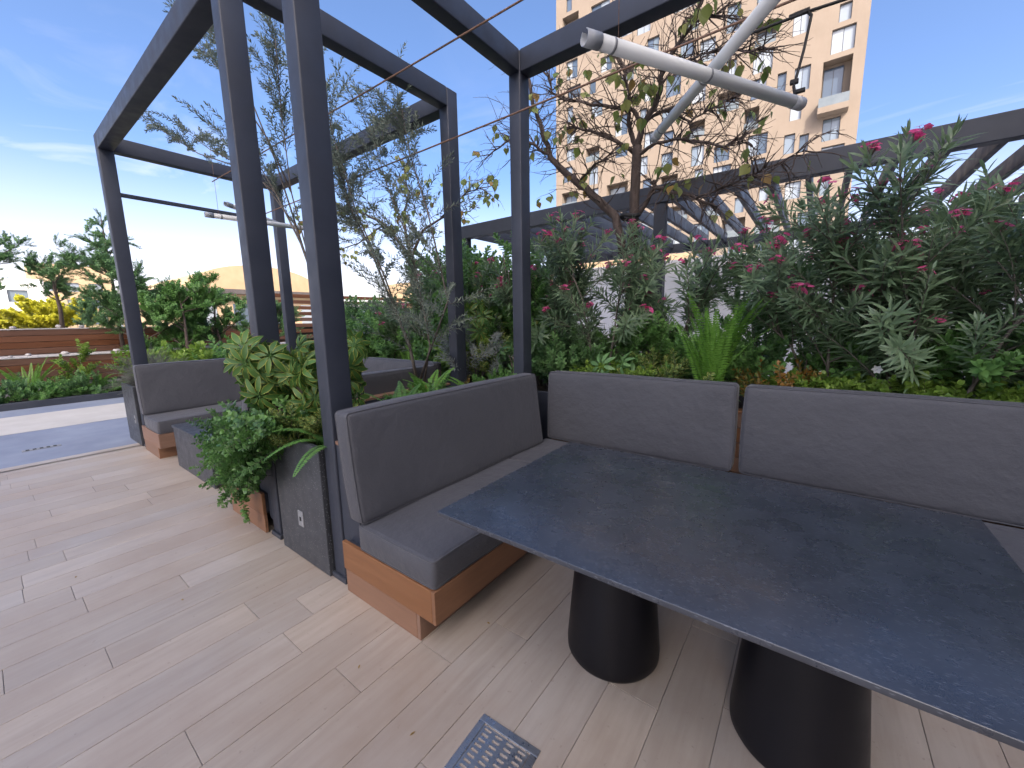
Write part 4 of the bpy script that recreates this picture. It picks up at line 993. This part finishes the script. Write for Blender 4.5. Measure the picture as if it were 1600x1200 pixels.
bush('leafy_bush', 'mid green bush under the tall oleander past the nandina', 1.55, 2.85, .76, 50, MID, .45, (.05, .9), (.9, 1.3), 23, hz_=.35, stem=(4, .6, .01))
bush('leafy_bush', 'fresh leafy bush under the oleander whorls by the last cushion', 2.15, 2.75, .76, 50, MID, .45, (.05, .9), (.9, 1.3), 24, hz_=.35, stem=(4, .6, .01))
# silvery bush in front of the lounge post
bush('silver_bush', 'silvery leafed bush in front of the lounge frame rear post', -1.62, 2.16, .78, 30, SIL, .30, (.05, 1.0), (.9, 1.3), 50, hz_=.35, stem=(3, .4, .008))
# round grey needle shrub
r = random.Random(9); rb = thing('needle_shrub', 'round grey needle leaved shrub in the end planter', 'shrub', (-5.62, .30, .70))
for k in range(120):
    a = r.uniform(0, 6.28); ti = math.acos(r.uniform(-.15, 1)); place(rb, ROS[r.randrange(4)], Vector((r.uniform(-.1, .1), r.uniform(-.12, .12), r.uniform(0, .14))), a, ti, r.uniform(.75, 1.15), 'branch', r.uniform(-1, 1))

# --- thin willowy small trees in the planter
def stemline(px, Y0, Y1):
    n = len(px); return [at_y(x, y, Y0+(Y1-Y0)*i/(n-1)) for i, (x, y) in enumerate(px)]
def willow(label, lines, dens, seed, sr=.017, leanaz=None, sh=WIL, ti=(.05, .6), s_=(.6, 1.05), low=.35):
    r = random.Random(seed); base = lines[0][0].copy(); t = thing('willowy_tree', label, 'tree', base)
    for i, ln in enumerate(lines):
        pts = [p-base for p in ln]; n = len(pts); k0 = sr if i == 0 else sr*.62
        MB().tube(pts, [k0*(1-.72*j/(n-1)) for j in range(n)], 7).build('trunk' if i == 0 else 'limb', MT['bark_grey'], t)
        for k in range(dens[i]):
            u = low+(1-low)*r.random()**.75; p, d = along(pts, min(.999, u)); az = math.atan2(d.y, d.x)+r.gauss(0, 1.3) if leanaz is None else leanaz+r.gauss(0, .7)
            base_t = math.acos(max(-1, min(1, d.z)))
            place(t, sh[r.randrange(len(sh))], p, az, base_t*.8+r.uniform(*ti), r.uniform(*s_), 'branch', r.uniform(-1.5, 1.5))
    return t
willow('thin multi stemmed grey green tree rising from the planter between the frames',
       [stemline([(652, 598), (640, 540), (605, 455), (575, 380), (545, 320), (530, 250)], 1.42, 1.25), stemline([(662, 600), (672, 540), (655, 450), (640, 380), (605, 290), (575, 190)], 1.48, 1.35), stemline([(655, 596), (700, 470), (668, 330), (640, 240), (628, 170)], 1.45, 1.5),
        stemline([(640, 540), (600, 430), (556, 330), (520, 210), (500, 120)], 1.42, 1.15)], [60, 56, 48, 44], 1, low=.12, ti=(.1, .95))
willow('willowy grey green shrub leaning out of the planter toward the lounge posts',
       [stemline([(560, 640), (520, 520), (470, 380), (430, 300), (400, 250)], .62, .42), stemline([(558, 640), (500, 470), (455, 300), (440, 180), (430, 60)], .64, .5), stemline([(520, 520), (460, 350), (400, 270), (330, 235), (290, 205)], .62, .36),
        stemline([(500, 470), (430, 250), (390, 150), (350, 80), (310, 20)], .6, .4), stemline([(455, 300), (420, 220), (360, 130), (310, 70), (275, 8)], .6, .38), stemline([(430, 300), (385, 265), (310, 240), (255, 205), (222, 178)], .5, .34)], [14, 24, 15, 18, 18, 16], 2, .012, leanaz=math.pi, ti=(-.3, .5), s_=(.5, .85), low=.45)

# --- bare branched tree with heart shaped leaves
def heart(seed, mat):
    r = random.Random(seed); mb = MB(); mb.tube([(0, 0, 0), (.012, 0, -.012), (.02, 0, -.03)], .0012, 4, 0)
    b = Vector((.02, 0, -.03)); d = Vector((.35, 0, -1)).normalized(); up = Vector((1, 0, .35))
    mb.leaf(b-d*.012, d, up, .125, .095, .22, .12, 1, r.random(), (.62, .98, 1.0, .82, .48, .2))
    return mb.mesh('leaf', [MT['bark_grey'], ML[mat]], True)
HRT = [heart(k, 'heart') for k in range(5)]+[heart(9, 'heartdry')]
def limbtree(label, limbs, seed, nleaf, twig=14, leafs=1.0, rr=1.0, bare=.6, mat='bark', spread=.5, zmin=2.35):
    """limbs: list of (points, r0, r1)"""
    r = random.Random(seed); base = limbs[0][0][0].copy(); t = thing('heart_leaf_tree', label, 'tree', base); ends = []
    for i, (pts, r0, r1) in enumerate(limbs):
        pts = [p-base for p in pts]; fine = []
        for a, b in zip(pts, pts[1:]):
            for k in range(4): fine.append(a.lerp(b, k/4)+rvec(r, .010 if i else .004))
        fine.append(pts[-1]); n = len(fine)
        MB().tube(fine, [(r0+(r1-r0)*j/(n-1))*rr for j in range(n)], 8).build('trunk' if i == 0 else 'limb', MT[mat], t)
        if i == 0: continue
        tw_ = MB()
        span = sum((b-a).length for a, b in zip(fine, fine[1:]))
        for k in range(max(1, int(twig*min(1.25, span/.8)))):
            u = r.uniform(.15, 1.0); p, d = along(fine, min(.999, u)); L_ = r.uniform(.22, .62)*spread*2*(1.1-.4*u)
            dd = (d*.55+rvec(r, .9)+Z*.15).normalized(); q = [p]; droop_ = r.uniform(-.02, .12)
            for s_ in range(6): dd = (dd+rvec(r, .22)-Z*droop_*s_*.3).normalized(); q.append(q[-1]+dd*L_/6)
            tw_.tube(q, [max(.0016, .0062*(1-j/6.5))*rr for j in range(7)], 5)
            for s2 in range(r.randint(1, 3)):
                st = q[r.randint(2, 5)]; d2 = (dd+rvec(r, .9)).normalized(); q2 = [st]
                for s_ in range(4): d2 = (d2+rvec(r, .3)-Z*.06).normalized(); q2.append(q2[-1]+d2*L_*.14)
                tw_.tube(q2, [.0028*rr, .0024*rr, .002*rr, .0016*rr, .001*rr], 4); ends.append(q2)
            ends.append(q)
        tw_.build('twigs', MT[mat], t)['kind'] = 'stuff'
    r.shuffle(ends); k = 0
    while k < nleaf:
        q = ends[r.randrange(int(len(ends)*bare))]
        for c in range(r.randint(2, 4)):
            p = q[r.randint(len(q)//2, len(q)-1)]+rvec(r, .02)
            if (p+base).z < zmin: continue
            me = HRT[5] if r.random() < .12 else HRT[r.randrange(5)]
            M = Matrix.Translation(p)@Matrix.Rotation(r.uniform(0, 6.28), 4, 'Z')@Matrix.Rotation(r.uniform(-.5, .35), 4, 'Y')@Matrix.Rotation(r.gauss(0, .3), 4, 'X')@Matrix.Scale(leafs*r.uniform(.65, 1.15), 4)
            ob('leaf', me, t, M=M); k += 1
    return t
def px_line(lst): return [at_y(*q) for q in lst]
limbs = [
 ([at_y(980, 610, 2.95), at_y(984, 480, 2.96), at_y(990, 345, 3.0), at_y(993, 270, 3.0), at_y(996, 228, 3.0)], .055, .046),
 (px_line([(975, 400, 2.97), (962, 338, 2.95), (925, 303, 2.9), (885, 272, 2.85), (862, 248, 2.8), (848, 205, 2.78), (833, 160, 2.76), (822, 100, 2.75)]), .047, .016),
 (px_line([(862, 248, 2.8), (836, 225, 2.7), (800, 215, 2.6), (762, 245, 2.5)]), .018, .006),
 (px_line([(995, 232, 3.0), (985, 205, 2.98), (982, 180, 2.95), (985, 150, 2.93), (975, 110, 2.9), (960, 70, 2.9)]), .026, .008),
 (px_line([(996, 228, 3.0), (1003, 200, 3.0), (1020, 170, 2.98), (1030, 150, 2.95), (1035, 110, 2.9), (1060, 70, 2.85), (1085, 35, 2.8), (1100, -5, 2.75)]), .034, .010),
 (px_line([(1006, 196, 3.0), (990, 172, 2.95), (960, 168, 2.88), (925, 163, 2.8), (880, 155, 2.7), (862, 145, 2.65), (858, 120, 2.6)]), .022, .006),
 (px_line([(990, 238, 3.0), (965, 222, 2.92), (930, 207, 2.84), (905, 200, 2.76), (880, 197, 2.7)]), .022, .006),
 (px_line([(998, 242, 3.0), (1025, 224, 2.95), (1060, 218, 2.9), (1100, 222, 2.85), (1130, 228, 2.8), (1165, 222, 2.75)]), .018, .005),
 (px_line([(1035, 110, 2.9), (1065, 98, 2.8), (1105, 82, 2.7), (1150, 78, 2.65), (1215, 75, 2.6)]), .013, .004),
 (px_line([(1000, 335, 3.0), (1022, 292, 2.96), (1050, 300, 2.9), (1090, 310, 2.85), (1120, 325, 2.8)]), .022, .008),
 (px_line([(1022, 292, 2.96), (1022, 282, 2.95)]), .02, .017),
 (px_line([(1080, 312, 2.85), (1140, 290, 2.75), (1200, 262, 2.65), (1260, 235, 2.55)]), .008, .003),
 (px_line([(905, 285, 2.88), (925, 262, 2.8), (955, 238, 2.75)]), .012, .004),
 (px_line([(1085, 35, 2.8), (1120, 22, 2.75), (1160, 30, 2.65)]), .009, .003),
 (px_line([(1005, 190, 3.0), (1040, 172, 3.15), (1080, 190, 3.3), (1110, 170, 3.4), (1150, 150, 3.45)]), .016, .004),
]
limbtree('dark bare branched tree with heart shaped leaves in front of the apartment tower', limbs, 4, 300, twig=40, leafs=.78, bare=.40, spread=.46)
# black tie round the fork
tq = at_y(985, 338, 2.96); tie = MB()
ring = [tq+Vector((.085*math.cos(a), .075*math.sin(a), .012*math.sin(2*a))) for a in [2*math.pi*k/18 for k in range(19)]]
tie.tube([p-tq for p in ring], .02, 6, cap=False); tag(tie.build('tree_tie', MT['rubber'], loc=tq), 'black strap tied round the fork of the bare branched tree', 'strap')
b0 = at_y(655, 560, 3.3); limbs2 = [
 ([b0, at_y(650, 470, 3.3), at_y(640, 400, 3.3)], .05, .04),
 (px_line([(640, 400, 3.3), (600, 350, 3.2), (560, 330, 3.1), (530, 330, 3.0)]), .03, .008),
 (px_line([(642, 405, 3.3), (660, 360, 3.35), (690, 340, 3.4), (735, 330, 3.5)]), .026, .008),
 (px_line([(640, 400, 3.3), (630, 340, 3.3), (640, 300, 3.3), (625, 275, 3.3)]), .026, .007),
 (px_line([(690, 340, 3.4), (730, 300, 3.5), (770, 290, 3.5)]), .014, .005),
 (px_line([(600, 350, 3.2), (560, 380, 3.1), (520, 395, 3.0), (470, 350, 2.9)]), .014, .005)]
limbtree('leafy heart leaved tree behind the lounge frame rear post', limbs2, 8, 290, twig=20, leafs=.8, bare=.9, zmin=1.5)

# --- small trees and shrubs on the left
CRN = [shoot('leafy_branch', 600+k, .48, 'deep', 'bark_grey', .004, 52, 2, .052, .026, .15, 1.25, .3, .25, .2, (.8, 1.0, .7), .15, .16, 5, .9) for k in range(4)]
CRM = [shoot('leafy_branch', 620+k, .48, 'mid', 'bark_grey', .004, 54, 2, .058, .028, .12, 1.25, .3, .25, .2, (.8, 1.0, .7), .15, .16, 5, .9) for k in range(4)]
CRG = [shoot('leafy_branch', 640+k, .60, 'golden', 'bark_grey', .005, 90, 2, .10, .05, .12, 1.2, .25, .15, .2, (.8, 1.0, .7), .4, .09, 3) for k in range(3)]
def small_tree(label, base, h, rad, n, sh, seed, clear=.35, s_=(.8, 1.2), lean=0.0):
    r = random.Random(seed); t = thing('small_tree', label, 'tree', base); tip = Vector((0, lean, h*.8))
    tr = [Vector((0, 0, -.05)), Vector((0, lean*.2, h*.25))+rvec(r, .04), Vector((0, lean*.5, h*.5))+rvec(r, .06), tip]
    MB().tube(tr, [.045, .036, .026, .010], 7).build('trunk', MT['bark'], t); lim = []
    for k in range(8):
        u = r.uniform(clear, .95); p, d = along(tr, u); a = r.uniform(0, 6.28); L_ = rad*r.uniform(.6, 1.0)*(1.15-.5*u)
        e = p+Vector((math.cos(a)*L_, math.sin(a)*L_, L_*r.uniform(.35, .8))); q = [p, p.lerp(e, .5)+rvec(r, .06), e]; lim.append(q)
        MB().tube(q, [.016, .011, .005], 5).build('limb', MT['bark'], t)
    lim.append(tr[2:])
    for k in range(n):
        q = lim[r.randrange(len(lim))]; p, d = along(q, min(.999, r.uniform(.25, 1.0)))
        place(t, sh[r.randrange(len(sh))], p, math.atan2(d.y, d.x)+r.gauss(0, 1.2), abs(r.gauss(.7, .45)), r.uniform(*s_), 'branch', r.uniform(-1.5, 1.5))
    return t
def lb_(px, X): q = at_x(px, 500, X); return (X, q.y)
x, y = lb_(85, -13.0); small_tree('small round crowned tree on the upper timber wall in front of the yellow bush', (x, y+.1, 1.42), 1.9, .80, 95, CRN, 1, .45, (.5, .8))
x, y = lb_(-12, -12.9); small_tree('tree with drooping dark twigs at the end of the upper timber wall', (x, y, 1.42), 2.4, .8, 100, CRN, 2, .35, (.4, .7))
x, y = lb_(185, -12.6); small_tree('tall airy tree behind the end post of the lounge frame', (x, y, .9), 3.9, 1.05, 130, CRN, 3, .35, (.5, .85))
x, y = lb_(222, -11.6); small_tree('bushy dark tree right of the lounge end post', (x, y, .6), 2.6, .95, 140, CRN, 4, .2, (.7, 1.05))
x, y = lb_(285, -11.0); small_tree('dense green shrub tree above the lounge back cushion', (x, y, .3), 2.5, 1.05, 170, CRM, 5, .12, (.75, 1.1))
x, y = lb_(340, -11.4); small_tree('upright green shrub tree in front of the slat screen', (x, y, .3), 2.35, .95, 150, CRM, 6, .15, (.75, 1.1))
x, y = lb_(420, -10.0); small_tree('dark shrub tree in front of the slat screen end', (x, y, .2), 1.9, .8, 90, CRN, 7, .15, (.7, 1.0))
for k, (x, y, hh, rr2, sh_k, lab) in enumerate([(-3.3, 4.7, 2.3, .8, CRM, 'leafy shrub tree on the rear walkway beyond the thin stemmed tree'), (-4.9, 4.6, 2.1, .8, CRN, 'dark shrub tree on the rear walkway behind the near post'),
        (-6.4, 4.4, 2.0, .8, CRM, 'green shrub tree past the lounge rear bench by the slat screen'), (-2.75, 5.6, 2.4, .8, CRM, 'leafy shrub tree near the white wall end in sunlit gap'), (-8.2, 4.9, 2.1, .9, CRN, 'dark round shrub tree before the slat screen posts')]):
    small_tree(lab, (x, y, 0), hh, rr2, 110, sh_k, 60+k, .12, (.75, 1.15))
def back_shrub(label, px, X, z, n, sh, rad, s_, seed, hz_=.5): q = at_x(px, 520, X); return bush('garden_shrub', label, X, q.y, z, n, sh, rad, (.05, 1.1), s_, seed, hz_=hz_)
back_shrub('wide golden yellow bush glowing behind the upper timber wall', 95, -24, 1.3, 46, CRG, 1.5, (1.2, 1.8), 1, .6)
back_shrub('golden yellow bush at the far end behind the timber wall', 35, -26, 1.2, 34, CRG, 1.4, (1.1, 1.6), 2, .3)
back_shrub('dense dark clipped bush behind the needle shrub', 165, -14.6, 1.35, 60, CRN, .7, (.7, 1.0), 3, .8)
back_shrub('low leafy shrub behind the lounge back cushion', 300, -9.6, .1, 40, LIM, .7, (2.0, 3.2), 4, .3)
back_shrub('low yellow green shrub behind the lounge end post', 245, -10.6, .15, 34, LIM, .6, (2.0, 3.0), 5, .3)
back_shrub('low green shrub beside the second post of the lounge frame', 372, -9.0, .1, 36, MID, .6, (1.5, 2.4), 6, .3)
q = at_x(122, 575, -11.0); bush('young_shrub', 'young light green shrub in front of the timber walls', -11.2, q.y, .1, 14, LIM, .25, (.1, .9), (1.2, 1.8), 7, hz_=.75, stem=(1, .8, .012))
# low hedge along the kerb
r = random.Random(3)
for k in range(22):
    yy = -2.9+k*.36
    bush('hedge_plant', 'low green hedge plant spilling over the dark kerb', -10.85+r.uniform(-.08, .08), yy, .08, 16, MID if k % 3 else DEEP, .34, (.2, 1.35), (.8, 1.2), 900+k, cat='hedge', group='hedge plants along the dark kerb')
# white blossom behind the rear cushion
wq = at_y(1367, 577, 2.3); wf = MB(); rr_ = random.Random(2)
wf.tube([(0, 0, -(wq.z-.76)), (0.01, 0, 0)], .002, 5, 0)
for k in range(6): a = k*1.05; wf.leaf(Vector((.01, 0, 0)), Vector((math.cos(a), -.4, math.sin(a))), Vector((0, -1, 0)), .03, .018, .1, .1, 1, .5, (.9, 1.0))
tag(wf.build('white_blossom', [ML['mid'], ML['white']], attrs=True, loc=wq), 'single white blossom on a stalk behind the rear cushion', 'flower')

# small dry leaf scraps on the floor
r = random.Random(21)
for px, py in ((765, 975), (286, 938), (455, 706), (640, 1150), (330, 790), (1150, 990), (560, 1045), (120, 900)):
    q = at_z(px, py, .002); m = MB(); m.leaf(Vector((0, 0, 0)), Vector((1, 0, .05)), Z, r.uniform(.016, .030), r.uniform(.006, .011), .5, .1, 0, r.random(), (.8, 1.0, .7))
    o_ = m.build('fallen_leaf', ML['heartdry'], attrs=True, loc=q); o_.rotation_euler = (0, 0, r.uniform(0, 6.28))
    tag(o_, 'tiny dry leaf scrap lying on the plank floor', 'leaf', 'leaf scraps on the plank floor')
